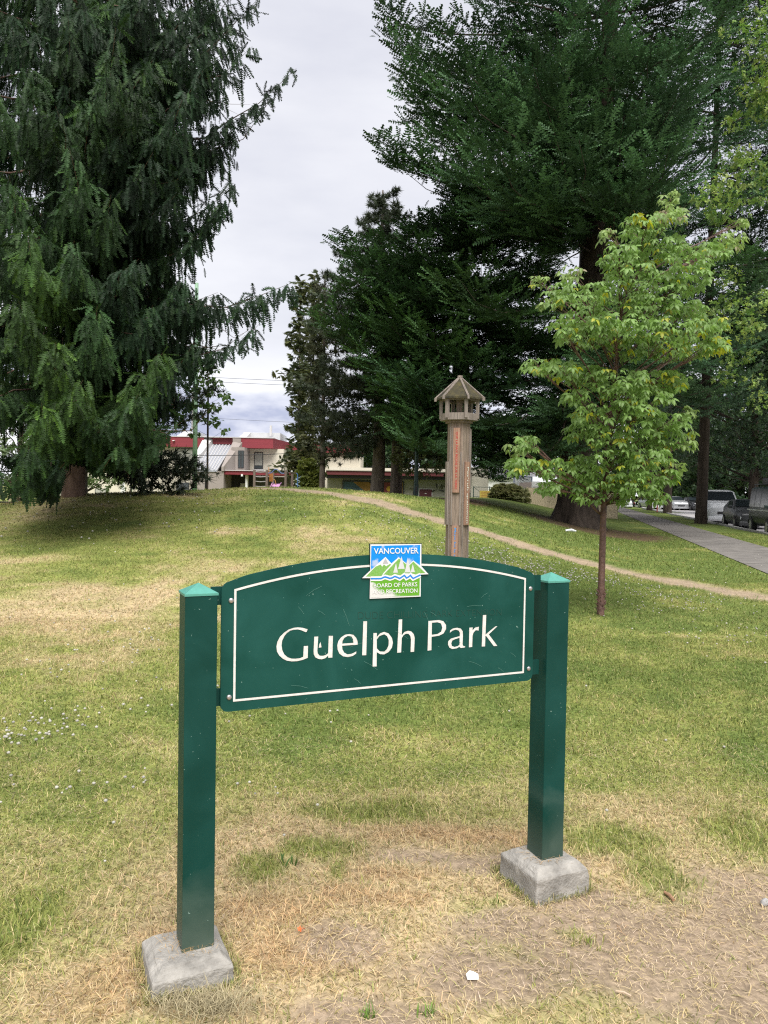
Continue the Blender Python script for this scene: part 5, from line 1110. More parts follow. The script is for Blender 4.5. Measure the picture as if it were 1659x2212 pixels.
# low classroom wing with the mural
RX = lambda c: -5.98+.01011*c; RZ = lambda c: 8.59-.01011*c
wing = empty('classroom_wing', (1, 61, 0), 'low cream classroom wing with a red eave and a dark framed sun mural', 'building')
def wpart(name, m, *boxes, par=None, lab=None):
    b = MB()
    for a, c in boxes: b.box2(a, c)
    return W(b.build(name, m, None, lab), par or wing)
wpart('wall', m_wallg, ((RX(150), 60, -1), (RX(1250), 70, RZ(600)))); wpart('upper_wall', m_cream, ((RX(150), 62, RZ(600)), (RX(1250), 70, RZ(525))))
wpart('end_wall', m_cream, ((RX(1250)+.003, 59.2, -1), (RX(1382), 70, RZ(515)))); m_reddk = mat('shaded_red', (.11, .018, .022), .7)  # eave red is a darker copy, with the shade put into the colour
wpart('eave', m_reddk, ((RX(150), 58.6, RZ(590)), (RX(1245), 62, RZ(560)))); wpart('eave_cap', m_wallg, ((RX(150), 58.5, RZ(560)), (RX(1246), 62.5, RZ(555))))
wpart('soffit', m_dark, ((RX(150), 58.9, RZ(616)), (RX(1245), 59.99, RZ(591))))  # near-black strip painting the shade under the eave
mur = wpart('mural', m_frame, ((RX(268), 59.9, RZ(860)), (RX(742), 59.97, RZ(628))), lab='dark framed sun mural on the wall')
wpart('mural_field', mat('mural_blue', (.045, .085, .115), .8, noise=.2, scale=1.5), ((RX(276), 59.88, RZ(850)), (RX(732), 59.895, RZ(640))), par=mur)
def mdisc(cx_, cz, r0, r1, n, m, y, x0=276, x1=732):
    b = MB(); P = []
    for i in range(2*n):
        a = math.pi*i/n; r_ = (r0 if i % 2 else r1); P.append((min(RX(x1), max(RX(x0), RX(cx_)+r_*math.cos(a))), y, min(RZ(640), max(RZ(850), RZ(cz)+r_*math.sin(a)))))
    b.add(P+[(RX(cx_), y, RZ(cz))], [(i, (i+1) % (2*n), 2*n) for i in range(2*n)]); return W(b.build('mural_shape', m), mur)
mdisc(600, 720, 1.5, 2.7, 9, mat('mural_ochre', (.22, .12, .03), .8, noise=.15, scale=2), 59.875); mdisc(600, 700, .8, 1.25, 8, mat('mural_red', (.14, .03, .03), .8), 59.870); mdisc(627, 690, .2, .2, 12, mat('mural_yellow', (.42, .26, .03), .8), 59.865)
wpart('hatch', mat('maroon', (.075, .012, .02), .6), ((RX(860), 59.9, RZ(790)), (RX(957), 59.98, RZ(688)))); wpart('hatch_frame', m_wht, ((RX(855), 59.94, RZ(800)), (RX(962), 59.985, RZ(683)))); wpart('hatch_label', m_wht, ((RX(903), 59.885, RZ(724)), (RX(916), 59.895, RZ(718))))
b = MB()
for a in (100, 200, 345): b.add([(RX(1000), 59.93, RZ(690)), (RX(1000)+.5*math.cos(rad(a-8)), 59.93, RZ(690)+.42*math.sin(rad(a-8))), (RX(1000)+.5*math.cos(rad(a+8)), 59.93, RZ(690)+.42*math.sin(rad(a+8)))], [(0, 1, 2)])
b.add([(RX(785), 59.93, RZ(683)), (RX(835), 59.93, RZ(686)), (RX(785), 59.93, RZ(688))], [(0, 1, 2)]); W(b.build('painted_bird', m_dark), wing)

# ------------------------------------------------------------------ play structure
KX = lambda c: -7.59+.0032*c; KZ = lambda c: 2.86-.0032*c; gy = 38.
play = empty('play_structure', (-5.6, gy, H(-5.6, gy)), 'timber play structure with a pink slide on the far side of the hill', 'playground'); m_timber = mat('play_timber', (.17, .13, .105), .9, noise=.2, scale=8, stretch=(6, 6, .5)); m_rung = mat('play_steel', (.30, .28, .27), .5)
gz = H(-5.6, gy)-.2
def ppart(name, m, fn, lab=None):
    b = MB(); fn(b); return W(b.build(name, m, None, lab), play)
for cx_, dy, h in ((364, 0, 142), (557, 0, 140), (848, 0, 142), (600, 1.2, 170), (905, 1.2, 190)): ppart('post', m_timber, lambda b: b.tube([(KX(cx_), gy+dy, gz), (KX(cx_), gy+dy, KZ(h))], .065, 10))
for cy_ in (173, 246, 320, 396, 470): ppart('rung', m_rung, lambda b: b.tube([(KX(375), gy, KZ(cy_)), (KX((375+540)/2), gy, KZ(cy_+7)), (KX(540), gy, KZ(cy_))], .022, 6))
ppart('arch_rail', mat('play_blue', (.10, .16, .34), .4), lambda b: b.tube([(KX(575+i*10), gy-.02, KZ(190-62*math.sin(math.pi*min(1, max(0, (i-4)/17)))**1.5)) for i in range(26)], .022, 8))
ppart('deck', m_timber, lambda b: b.box2((KX(560), gy+.1, KZ(405)), (KX(850), gy+1.3, KZ(380))))
for i in range(4): ppart('bar', mat('play_orange', (.42, .17, .035), .5), lambda b: b.box((KX(588+15*i), gy+.3, (KZ(318)+KZ(195))/2), (.035, .03, KZ(195)-KZ(318))))
ppart('flag_post', mat('play_orange2', (.45, .17, .03), .5), lambda b: b.tube([(KX(576), gy+.2, KZ(200)), (KX(576), gy+.2, KZ(98))], .018, 6))
ppart('handrail', mat('play_yellow', (.35, .20, .05), .5), lambda b: b.tube([(KX(652), gy+.2, KZ(292)), (KX(668), gy+.2, KZ(290)), (KX(680), gy+.2, KZ(310)), (KX(690), gy+.2, KZ(370))], .022, 8))
def slide(b):
    P = [(gy+.6, KZ(352)), (gy+.1, KZ(372)), (gy-1.2, KZ(372)-.62), (gy-2.2, KZ(372)-1.15), (gy-2.6, KZ(372)-1.2)]
    for (a, z), (c, w) in zip(P[:-1], P[1:]):
        b.add([(KX(640), a, z), (KX(750), a, z), (KX(750), c, w), (KX(640), c, w), (KX(640), a, z-.03), (KX(750), a, z-.03), (KX(750), c, w-.03), (KX(640), c, w-.03)], [(0, 1, 2, 3), (7, 6, 5, 4), (0, 3, 7, 4), (1, 5, 6, 2)])
    for s in (628, 756): b.tube([(KX(s), a, z+.05) for a, z in P], .022, 8)
ppart('slide', mat('slide_pink', (.55, .26, .50), .5), slide)
ppart('top_rail', m_timber, lambda b: b.tube([(KX(870), gy+.1, KZ(182)), (KX(1010), gy+.1, KZ(184))], .018, 6))
ppart('light_ball', m_wht, lambda b: b.tube([(KX(918), gy+.6, KZ(160)), (KX(918), gy+.6, KZ(140))], .05, 10))
ppart('climber_pole', mat('climb_blue', (.05, .16, .42), .4), lambda b: b.tube([(KX(1008), gy+.1, KZ(184)), (KX(1028), gy+.1, KZ(205)), (KX(1032), gy+.1, gz)], .022, 8))
ppart('climber_spiral', mat('climb_pale', (.45, .58, .75), .4), lambda b: b.tube([(KX(1035)+.105*math.cos(t*.42), gy+.1+.105*math.sin(t*.42), KZ(240)-t*.0155) for t in range(66)], .014, 6))
bm_sp = None

# ------------------------------------------------------------------ poles, lamps, wires
m_polegreen = mat('pole_green', (.22, .36, .24), .6, noise=.1, scale=6); m_lampgreen = mat('lamp_green', (.012, .045, .036), .4)
def P3(px, d): x = (px-829.5)/FPX*d; return x, d, H(x, d)
x, y, g = P3(420, 26); ep = empty('utility_pole', (x, y, g), 'tall pale green steel pole left of the thin young tree on the crest', 'pole')
b = MB(); b.tube([(0, 0, -.2), (0, 0, 3.5), (0, 0, 7.2)], [.082, .075, .06], 16); b.build('shaft', m_polegreen, ep, smooth=True)
b = MB(); b.box((-.10, -.02, 3.0), (.05, .05, 1.4)); b.build('riser', m_trim, ep); b = MB(); b.tube([(0, 0, 0), (0, 0, .25)], .12, 16); b.build('base', m_polegreen, ep)
x, y, g = P3(283, 50); ep2 = empty('street_pole', (x, y, g), 'thin pale green pole standing right of the two-panel parking sign', 'pole')
b = MB(); b.tube([(0, 0, -1), (0, 0, 6)], [.07, .05], 10); b.build('shaft', m_polegreen, ep2); b = MB(); b.tube([(0, 0, 1.6), (0, -.12, 1.6)], .09, 8); b.build('bracket', m_wht, ep2)
x, y, g = P3(898, 30); lp = empty('lamp_post', (x, y, g), 'dark green lamp post with a flat round head at the end of the pines', 'street lamp')
b = MB(); b.tube([(0, 0, -.2), (0, 0, .55), (0, 0, .56), (0, 0, 3.6)], [.10, .10, .078, .062], 16); b.build('shaft', m_lampgreen, lp, smooth=False)
b = MB(); b.box((-.0, -.098, .34), (.07, .008, .28)); b.build('access_door', m_frame, lp, bevel=.002)
zt = 1.5+(1060-774)/FPX*30-g
b = MB(); b.tube([(0, 0, 3.6), (0, 0, zt-.06)], .045, 12); b.build('stem', m_lampgreen, lp)
b = MB(); b.tube([(0, 0, zt-.10), (0, 0, zt-.06), (0, 0, zt-.005), (0, 0, zt+.02)], [.10, .39, .41, .14], 28); b.build('lamp_head', m_lampgreen, lp, smooth=False)
b = MB(); b.tube([(0, 0, zt-.13), (0, 0, zt-.101)], [.09, .10], 20); b.build('lens', m_wht, lp)
zc = 1.5+(1060-966)/FPX*30-g; b = MB(); b.tube([(.11, -.05, zc), (.11, -.05, zc+.09)], [.08, .015], 12); b.box((.06, -.01, zc-.02), (.08, .03, .03)); b.build('sensor', m_wht, lp)
m_wire = mat('wire_black', (.02, .02, .025), .6)
def wire(name_lab, a, b_, sag, r=.014):
    mb = MB(); a = Vector(a); b_ = Vector(b_); mb.tube([a.lerp(b_, t/16)-Vector((0, 0, sag*4*(t/16)*(1-t/16))) for t in range(17)], r, 5); tag(mb.build('overhead_wire', m_wire), name_lab, 'wire')
wire('topmost thin wire crossing the sky above the school roof', P_at(300, 806, 85), P_at(1300, 828, 95), .6, .02)
wire('second thin wire crossing the sky just below the topmost one', P_at(300, 815, 84), P_at(1300, 838, 94), .6, .02)
wire('faint wire crossing the dark cloud low over the school roof', P_at(300, 893, 85), P_at(1300, 922, 95), .6, .015)
wire('dark wire drawn across the red band of the school', P_at(240, 975, 46), P_at(760, 968, 50), .35, .02)

# parking notice, yellow fence notice, hydrant
x, y = (265-829.5)/FPX*48, 48; g = H(x, y); sg = empty('parking_sign', (x, y, g), 'white two-panel parking sign on a thin post on the left slope', 'sign')
z1_ = 1.5+(1050-1040)/FPX*48-g
b = MB(); b.tube([(0, 0, -.3), (0, 0, z1_)], .02, 8); b.build('post', m_rung, sg)
b = MB(); b.box((0, -.03, z1_-.38), (.27, .012, .76)); u1 = b.build('upper_panel', m_wht, sg, bevel=.005); b = MB(); b.box((0, -.03, z1_-1.01), (.34, .012, .42)); u2 = b.build('lower_panel', m_wht, sg, bevel=.005)
b = MB(); b.add([(.09*math.cos(t*.5236), -.038, z1_-.2+.09*math.sin(t*.5236)) for t in range(12)]+[(.055*math.cos(t*.5236), -.038, z1_-.2+.055*math.sin(t*.5236)) for t in range(12)], [(i, (i+1) % 12, 12+(i+1) % 12, 12+i) for i in range(12)])
for i in range(3): b.box((0, -.038, z1_-.42-.1*i), (.14, .002, .035))
b.build('symbol', m_frame, u1); b = MB()
for i in range(2): b.box((-.05+.03*i, -.038, z1_-.93-.13*i), (.18, .002, .05))
b.build('symbol', m_frame, u2)
m_fence = mat('fence_green', (.09, .12, .10), .6); m_blackf = mat('fence_black', (.015, .015, .016), .5)
def rail_fence(name, label, x0, x1, y, z0, z1, step, m, braces=False, r=.03, base=None):
    f = empty(name, ((x0+x1)/2, y, z0), label, 'fence'); n = int(round((x1-x0)/step))
    for i in range(n+1):
        x = x0+(x1-x0)*i/n; b = MB(); b.tube([(x, y, z0-.6), (x, y, z1)], r*1.2, 8); W(b.build('post', m), f)
    for z in (z1-.05, z0+.15): b = MB(); b.tube([(x0, y, z), (x1, y, z)], r*.7, 6); W(b.build('rail', m), f)
    if braces:
        b = MB()
        for i in range(n): xa = x0+(x1-x0)*i/n; xb = x0+(x1-x0)*(i+1)/n; b.tube([(xa, y, z0 if i % 2 else z1-.05), (xb, y, z1-.05 if i % 2 else z0)], r*.5, 5)
        W(b.build('brace', m), f)
    return f
zf0 = 1.5-(1083-1064)/FPX*50; zf1 = 1.5+(1063-1051)/FPX*50
rail_fence('metal_fence', 'grey-green metal gate fence in front of the bright cream end wall', (1022-829.5)/FPX*50, (1160-829.5)/FPX*50, 50, zf0+.1, zf1, 1.05, m_fence, True)
rail_fence('park_fence', 'black two-rail fence at the far left edge of the lawn', -16.5, -9.6, 22.5, H(-12, 22.5)-.05, H(-12, 22.5)+1.05, 1.75, m_blackf)
def notice(px, py0, py1, w, d, m, label, lines, m2, cat='notice', txt=None):
    x = (px-829.5)/FPX*d; hz = 1059+.0166*(px-829.5); za = 1.5-(py1-hz)/FPX*d; zb = 1.5-(py0-hz)/FPX*d
    o = empty('notice_board', (x, d, za), label, cat); b = MB(); b.box((0, 0, (zb-za)/2), (w, .02, zb-za)); b.build('board', m, o, bevel=.004); b = MB()
    if txt:
        for i, t in enumerate(txt):
            h = (zb-za)*.62/len(txt); z = (zb-za)*(.86-.8*(i+1)/len(txt))+h*.15
            b.add(*quad_text(t, [(-w*.38, z), (w*.38, z), (w*.38, z+h*.8), (-w*.38, z+h*.8)], lambda a, c: (a, -.0125, c)))
    else:
        for i in range(lines): b.box((0, -.0115, (zb-za)*(.2+.6*i/max(1, lines-1))), (w*.7, .002, (zb-za)*.07))
    b.build('writing', m2, o); return o
notice(1047, 1060, 1077, .70, 49.9, mat('notice_yellow', (.62, .47, .10), .7), 'yellow notice with faint orange writing hung on the metal fence', 4, mat('notice_orange', (.45, .20, .05), .7))
x, y = (1422-829.5)/FPX*66, 66; hyd = empty('marker_post', (x, y, H(x, y)), 'orange and yellow marker on a red post beside the thinnest street trunk', 'marker')
b = MB(); b.tube([(-.1, 0, -.1), (-.1, 0, 1.0)], .05, 8); b.build('post', mat('marker_red', (.45, .05, .03), .6), hyd); b = MB(); b.box((.05, 0, 1.15), (.75, .05, .6)); b.build('board', mat('marker_orange', (.70, .30, .06), .6, col2=(.8, .6, .2), scale=2), hyd, bevel=.02)

# white house, marquee tents, basketball hoop, container and fence beyond the bush
def simple(name, label, cat, loc, pl):
    o = empty(name, loc, label, cat)
    for nm, m, f in pl: b = MB(); f(b); b.build(nm, m, o)
    return o
m_roofg = mat('grey_shingles', (.16, .16, .17), .9, noise=.15, scale=3); m_tent = mat('white_canvas', (.82, .83, .85), .6)
def gable(b, w, l, h, rh, ov=.3): b.add([(-w/2-ov, -l/2-ov, h), (w/2+ov, -l/2-ov, h), (w/2+ov, l/2+ov, h), (-w/2-ov, l/2+ov, h), (-w/2-ov, 0, h+rh), (w/2+ov, 0, h+rh)], [(0, 1, 5, 4), (2, 3, 4, 5), (0, 4, 3), (1, 2, 5), (3, 2, 1, 0)])
def house(b): b.box((0, 0, 1.6), (9, 7, 3.2))
simple('house', 'small white house with a grey roof behind the cream end wall', 'house', (16.2, 92, 0), [('wall', m_wht, house), ('roof', m_roofg, lambda b: gable(b, 9, 7, 3.2, 1.5)), ('window', m_glass, lambda b: b.box2((.6, -3.56, 1.6), (1.9, -3.49, 2.6))), ('gutter', m_trim, lambda b: b.box2((-4.8, -3.95, 3.05), (4.8, -3.82, 3.2)))])
for (x, y, w, l) in [(13.1, 66, 3.2, 'white marquee tent behind the olive shrub, left of the basketball board'), (15.3, 65, 3.6, 'white marquee tent right of the basketball board')]:
    def dome(b):
        n = 20; V = []; F = []
        for j in range(7):
            a = j/6*math.pi/2
            for i in range(n): t = 2*math.pi*i/n; V.append((w/2*math.cos(a)*math.cos(t), w/2*math.cos(a)*math.sin(t), 1.9+1.0*math.sin(a)))
        for j in range(6):
            for i in range(n): F.append((j*n+i, j*n+(i+1) % n, (j+1)*n+(i+1) % n, (j+1)*n+i))
        b.add(V, F); b.tube([(0, 0, -.3), (0, 0, 1.9)], w/2, n, False)
    simple('marquee_tent', l, 'tent', (x, y, 0), [('canvas', m_tent, dome), ('valance', m_trim, lambda b: b.tube([(0, 0, 1.86), (0, 0, 1.93)], w/2+.02, 20, False))])
zb_ = 1.5+(1064-1055)/FPX*56
simple('basketball_hoop', 'white basketball backboard with a blue border on a thin pole', 'basketball hoop', ((1128-829.5)/FPX*56, 56, 0), [('pole', m_trim, lambda b: b.tube([(0, .3, -.2), (0, .3, zb_+.7)], .06, 8)), ('backboard', m_tent, lambda b: b.box((0, 0, zb_+.45), (1.4, .04, .85))),
    ('border', mat('board_blue', (.10, .16, .40), .5), lambda b: [b.box((0, -.024, zb_+.06), (1.3, .006, .05)), b.box((0, -.024, zb_+.84), (1.3, .006, .05)), b.box((-.64, -.024, zb_+.45), (.05, .006, .72)), b.box((.64, -.024, zb_+.45), (.05, .006, .72))]), ('ring', mat('ring_orange', (.5, .12, .03), .5), lambda b: b.tube([(.22*math.cos(t*.524), -.25+.22*math.sin(t*.524), zb_+.2) for t in range(13)], .015, 6))])
simple('shipping_container', 'pinkish beige corrugated container right of the olive shrub', 'container', ((1162-829.5)/FPX*47, 49.3, .25), [('body', mat('container_pink', (.42, .33, .31), .8), lambda b: [b.box((0, 0, .9), (.86, 4, 2.0))]+[b.box((-.38+.11*i, -2.015, .9), (.05, .03, 1.9)) for i in range(8)])])
notice(1156, 1040, 1055, .5, 47.2, m_wht, 'small white sign with a black arrow above the container', 1, m_frame)
simple('tan_fence', 'tan board fence running down from the container to behind the flared trunk', 'fence', ((1187-829.5)/FPX*46, 46, .1), [('boards', mat('fence_tan', (.58, .48, .32), .85), lambda b: [b.box((-.42+1.9*i, .35*i, .75-.12*i), (1.84, .05, 1.9), .18) for i in range(3)]), ('post', mat('post_tan', (.45, .38, .26), .85), lambda b: [b.box((-1.36+1.9*i, -.05+.35*i, .75-.1*i), (.09, .09, 2.0)) for i in range(4)])])
notice(1193, 1040, 1056, .72, 45.6, m_wht, 'white sign lettered in black hung on the tan fence', 2, m_frame)
notice(1140, 1055, 1068, .6, 48.5, mat('notice_blue', (.12, .35, .60), .6), 'blue and white poster on the fence left of the container', 2, m_wht)

# ------------------------------------------------------------------ vehicles
m_tyre = mat('tyre_rubber', (.02, .02, .02), .85); m_rim = mat('rim_alloy', (.38, .38, .40), .3, .8); m_cglass = mat('car_glass', (.02, .026, .03), .15, spec=.3); m_lamp = mat('headlight_glass', (.65, .68, .70), .15, spec=.8); m_tail = mat('tail_lamp', (.4, .02, .02), .3)
def paint(name, c, met=.4): return mat(name, c, .28, met, coat=.6)
def profile(kind, L, Hh):
    """side outline stations along the length, front at x=+: (x, z_belt, z_roof, roof half-width factor)"""
    if kind == 'sedan': return [(.5, .46, .46, 1), (.485, .56, .56, 1), (.36, .66, .66, 1), (.20, .70, .70, 1), (.04, .70, .98, .80), (-.02, .70, 1, .80), (-.22, .70, .99, .80), (-.38, .71, .74, .84), (-.485, .69, .69, 1), (.5*-1, .5, .5, 1)]
    if kind == 'van': return [(.5, .34, .34, 1), (.49, .46, .46, 1), (.43, .54, .54, 1), (.40, .56, .58, 1), (.25, .56, 1, .86), (-.40, .56, 1, .86), (-.47, .56, .97, .88), (-.495, .5, .5, 1), (-.5, .4, .4, 1)]
    return [(.5, .45, .45, 1), (.48, .56, .56, 1), (.34, .62, .62, 1), (.22, .64, .64, 1), (.10, .64, .97, .84), (.02, .64, 1, .84), (-.36, .64, .99, .84), (-.46, .64, .93, .86), (-.49, .60, .60, 1), (-.5, .45, .45, 1)]
def vehicle(name, label, cat, kind, L, Wd, Hh, pm_, loc, rz, clear=.22, wr=.33, rack=False, group='vehicles parked along the street', cladding=None):
    root = empty(name, loc, label, cat, group, rz); P = profile(kind, L, Hh); hw = Wd/2; V = []; F = []
    # body cross-section rings: sill, door bulge, belt, roof shoulder, roof centre
    rings = []
    for (fx, zb_, zr, rf) in P:
        x = fx*L; zb = zb_*Hh; zt = zr*Hh; nose = 1-.16*max(0, (abs(fx)-.42)/.08)**1.5; w = hw*nose
        wr_ = w*rf if zt > zb+.03 else w*.93
        half = [(0, clear), (w*.90, clear), (w*.985, clear+.16), (w, (clear+zb)/2+.06), (w*.965, zb-.02), (wr_ if zt > zb+.03 else w*.90, max(zt-.06, zb)), (wr_*.78, max(zt, zb+.012)), (0, max(zt, zb)+.02)]
        ring = [(x, y, z) for y, z in half]+[(x, -y, z) for y, z in reversed(half[1:-1])]
        rings.append(ring)
    n = len(rings[0])
    for r_ in rings: V += r_
    for i in range(len(rings)-1):
        for j in range(n): F.append((i*n+j, i*n+(j+1) % n, (i+1)*n+(j+1) % n, (i+1)*n+j))
    F.append(tuple(range(n-1, -1, -1))); F.append(tuple(range((len(rings)-1)*n, len(rings)*n)))
    b = MB(); b.add(V, F); body = b.build('body', pm_, root, smooth=True)
    mod = body.modifiers.new('w', 'WEIGHTED_NORMAL') if False else None
    # glass panels laid just proud of the cabin
    cab = [q for q in P if q[2] > q[1]+.03]
    xs = [q[0]*L for q in cab]; zb = cab[0][1]*Hh; zr = Hh; rw = hw*cab[0][3]
    x_f, x_r = xs[0], xs[-1]
    prevx = P[P.index(cab[0])-1][0]*L; nextx = P[P.index(cab[-1])+1][0]*L
    def pan(nm, q, m=m_cglass): b = MB(); b.add(q, [(0, 1, 2, 3)]); return b.build(nm, m, root)
    zs = zr-.10
    for s in (-1, 1):
        e = .012*s; k = 3 if L > 4.3 else 2; xa, xb = x_f-.12 if kind != 'van' else x_f-.05, x_r+.25
        for i in range(k):
            a = xa+(xb-xa)*i/k-.03; c = xa+(xb-xa)*(i+1)/k+.03
            a2 = a+(.0 if i else (prevx-x_f)*.55); 
            pan('side_window', [(a2, s*hw*.972+e, zb+.02), (c, s*hw*.972+e, zb+.02), (c, s*(rw+.012)+e, zs), (a, s*(rw+.012)+e, zs)])
    def screen(nm, xa, xb, za, zc, ta, tb):
        dx, dz = xb-xa, zc-za; l = math.hypot(dx, dz); nx, nz = dz/l, -dx/l
        if nx*(xa-xb) < 0: nx, nz = -nx, -nz
        nz = abs(nz); o_ = .03
        p = [(xa+dx*t+nx*o_, za+dz*t+nz*o_) for t in (ta, tb)]
        pan(nm, [(p[0][0], -hw*.86, p[0][1]), (p[0][0], hw*.86, p[0][1]), (p[1][0], rw*.88, p[1][1]), (p[1][0], -rw*.88, p[1][1])])
    screen('windscreen', prevx, x_f, zb+.02, cab[0][2]*Hh+.01, .08, .90)
    screen('rear_window', nextx, x_r, zb+.02, cab[-1][2]*Hh+.01, .12, .85)
    for s in (-1, 1):
        b = MB(); b.box((L*.485, s*hw*.68, clear+Hh*.26), (.10, hw*.40, .15)); b.build('headlight', m_lamp, root, bevel=.03)
        b = MB(); b.box((-L*.492, s*hw*.74, clear+Hh*.30), (.06, hw*.26, .22)); b.build('tail_light', m_tail, root, bevel=.02)
        b = MB(); b.box((prevx-.25, s*(hw+.07), zb+.06), (.10, .17, .13)); b.build('mirror', pm_, root, bevel=.03)
    b = MB(); b.box((L*.497, 0, clear+Hh*.21), (.05, hw*.85, .16)); b.build('grille', m_frame, root, bevel=.01)
    for q_ in (.5, -.5): b = MB(); b.box((L*q_, 0, clear+.11), (.10, Wd*.93, .20)); b.build('bumper', cladding or pm_, root, bevel=.04)
    for sx in (.31, -.31):
        for s in (-1, 1):
            b = MB(); b.tube([(L*sx, s*(hw-.20), wr), (L*sx, s*(hw-.19), wr), (L*sx, s*(hw+.012), wr), (L*sx, s*(hw+.02), wr)], [wr*.8, wr, wr, wr*.82], 20); w_ = b.build('wheel', m_tyre, root)
            b = MB(); b.tube([(L*sx, s*(hw+.0), wr), (L*sx, s*(hw+.026), wr)], wr*.6, 14); b.build('rim', m_rim, w_)
    if rack:
        b = MB()
        for i in range(4): b.tube([(L*(.15-.18*i), -hw*.8, Hh+.10), (L*(.15-.18*i), hw*.8, Hh+.10)], .02, 6)
        for s in (-1, 1): b.tube([(L*.2, s*hw*.75, Hh+.10), (-L*.42, s*hw*.75, Hh+.10)], .022, 6)
        for i in range(3):
            for s in (-1, 1): b.tube([(L*(.15-.27*i), s*hw*.75, Hh-.05), (L*(.15-.27*i), s*hw*.75, Hh+.1)], .018, 6)
        b.build('roof_rack', m_frame, root); b = MB(); b.box((-.35, 0, Hh+.24), (1.5, hw*1.2, .26)); b.build('roof_box', m_blackf, root, bevel=.06)
    return root
ANG = math.atan2(-1, -.245)   # nose toward the camera along the street
def street_pos(y, off): q = SW(y, .95+2.05+off); return (q[0], q[1], -.10)
v = vehicle('camper_van', 'dark green high van with a roof rack cut by the right edge of the photo', 'van', 'van', 4.7, 1.72, 2.02, mat('van_green', (.010, .022, .019), .35, spec=.3), street_pos(32.2, .98), ANG, .38, .36, True, cladding=m_frame)
b = MB(); b.box((0, .875, 1.02), (4.3, .012, .05)); b.box((0, -.875, 1.02), (4.3, .012, .05)); b.build('trim_stripe', mat('silver_stripe', (.55, .56, .56), .4), v)
vehicle('parked_car', 'dark grey sedan parked between the dark green van and the white van', 'car', 'sedan', 4.55, 1.74, 1.44, mat('sedan_grey', (.06, .063, .066), .35, .3, spec=.4), street_pos(39.6, 1.25), ANG, .16, .32)
vehicle('passenger_van', 'white van partly hidden behind the dark conifer trunk', 'van', 'suv', 5.0, 1.95, 1.95, paint('van_white', (.72, .74, .76), .0), street_pos(46.8, 1.05), ANG, .2, .34)
far = [('white SUV parked side on at the far end of the street', 'suv', 4.7, 1.9, 1.85, (.62, .64, .65), 30.0, 86, .25), ('silver car parked right of the far white SUV', 'sedan', 4.4, 1.75, 1.45, (.42, .43, .45), 31.3, 83, .2), ('black car with red tail lamps, right of the far silver car', 'sedan', 4.4, 1.75, 1.45, (.03, .03, .035), 33.0, 82, .2),
       ('dark blue-grey car nearest the white van in the far row', 'sedan', 4.4, 1.75, 1.45, (.04, .045, .055), 34.6, 81, .2), ('white car left of the far white SUV', 'sedan', 4.4, 1.75, 1.4, (.65, .66, .67), 27.0, 88, .2), ('red car seen between the maple trunk and the maple leaves', 'sedan', 4.5, 1.8, 1.4, (.30, .012, .015), 23.0, 89, -1.2), ('dark car behind the maple leaves, right of the red car', 'sedan', 4.5, 1.8, 1.42, (.03, .03, .032), 25.8, 87, -1.2), ('white car behind the flared trunk at the street corner', 'suv', 4.6, 1.8, 1.6, (.6, .6, .6), 18.8, 92, -1.0)]
for i, (lab, kd, L_, W_, H_, c, x, y, a) in enumerate(far): vehicle('parked_car', lab, 'car', kd, L_, W_, H_, paint('far_paint', c), (x, y, -.10), ANG+a, .18, .32)

# ------------------------------------------------------------------ small things lying about
def G0(px, py): v = _F+_R*((px-829.5)/FPX)-_U*((py-1106)/FPX); t = -1.5/v.z; return v.x*t, v.y*t
def litter(name, label, cat, px, py, fn, m, rz=0.):
    x, y = G0(px, py); b = MB(); fn(b); o = b.build(name, m); o.location = (x, y, H(x, y)+.004); o.rotation_euler = (0, 0, rz); return tag(o, label, cat)
litter('paper_scrap', 'crumpled white paper scrap on the bare dirt in front of the sign', 'litter', 1020, 2117, lambda b: b.add([(-.016, -.008, .004), (.018, -.010, .006), (.019, .006, .013), (.004, .004, .022), (-.006, .016, .018), (-.018, .008, .012), (0, -.002, .016)], [(0, 1, 6), (1, 2, 6), (2, 3, 6), (3, 4, 6), (4, 5, 6), (5, 0, 6)]), mat('paper', (.78, .78, .80), .8))
litter('orange_petal', 'tiny orange petal scrap in the dry grass between the posts', 'petal', 651, 2021, lambda b: [b.add([(0, 0, .015), (.014*math.cos(a), .014*math.sin(a), .022), (.012*math.cos(a+.7), .012*math.sin(a+.7), .012)], [(0, 1, 2)]) for a in (0, 1, 2, 3, 4, 5)], mat('orange_bit', (.75, .13, .03), .7))
m_stick = mat('stick_wood', (.28, .16, .09), .9, noise=.25, scale=60)
litter('stick', 'short red-brown stick on the dirt near the right edge', 'stick', 1445, 1941, lambda b: b.tube([(0, -.028, .008), (.003, 0, .010), (0, .028, .009)], [.006, .007, .005], 7), m_stick, .25)
litter('stick', 'small pale stick on the dirt at the lower right', 'stick', 1347, 2152+0, lambda b: b.tube([(-.022, 0, .006), (0, .003, .008), (.022, 0, .006)], [.003, .004, .003], 6), mat('stick_pale', (.45, .34, .24), .9), -.5)
litter('stone', 'pale grey stone at the lower right edge of the photo', 'stone', 1652, 1955+0, lambda b: b.tube([(-.018, 0, .0), (-.010, 0, .006), (.008, 0, .008), (.018, 0, .001)], [.005, .012, .013, .006], 9), mat('stone_grey', (.30, .29, .28), .9, noise=.2, scale=60), .6)
x, y = 5.55, 22.8; b = MB(); b.tube([(-.16, 0, .05), (.02, 0, .07), (.16, .02, .04)], [.03, .045, .02], 8); o = b.build('bottle', mat('crushed_grey', (.35, .37, .40), .4, col2=(.75, .75, .78), scale=12)); o.location = (x, y, H(x, y)); tag(o, 'crushed grey and white bottle on the grass left of the flared trunk', 'bottle')
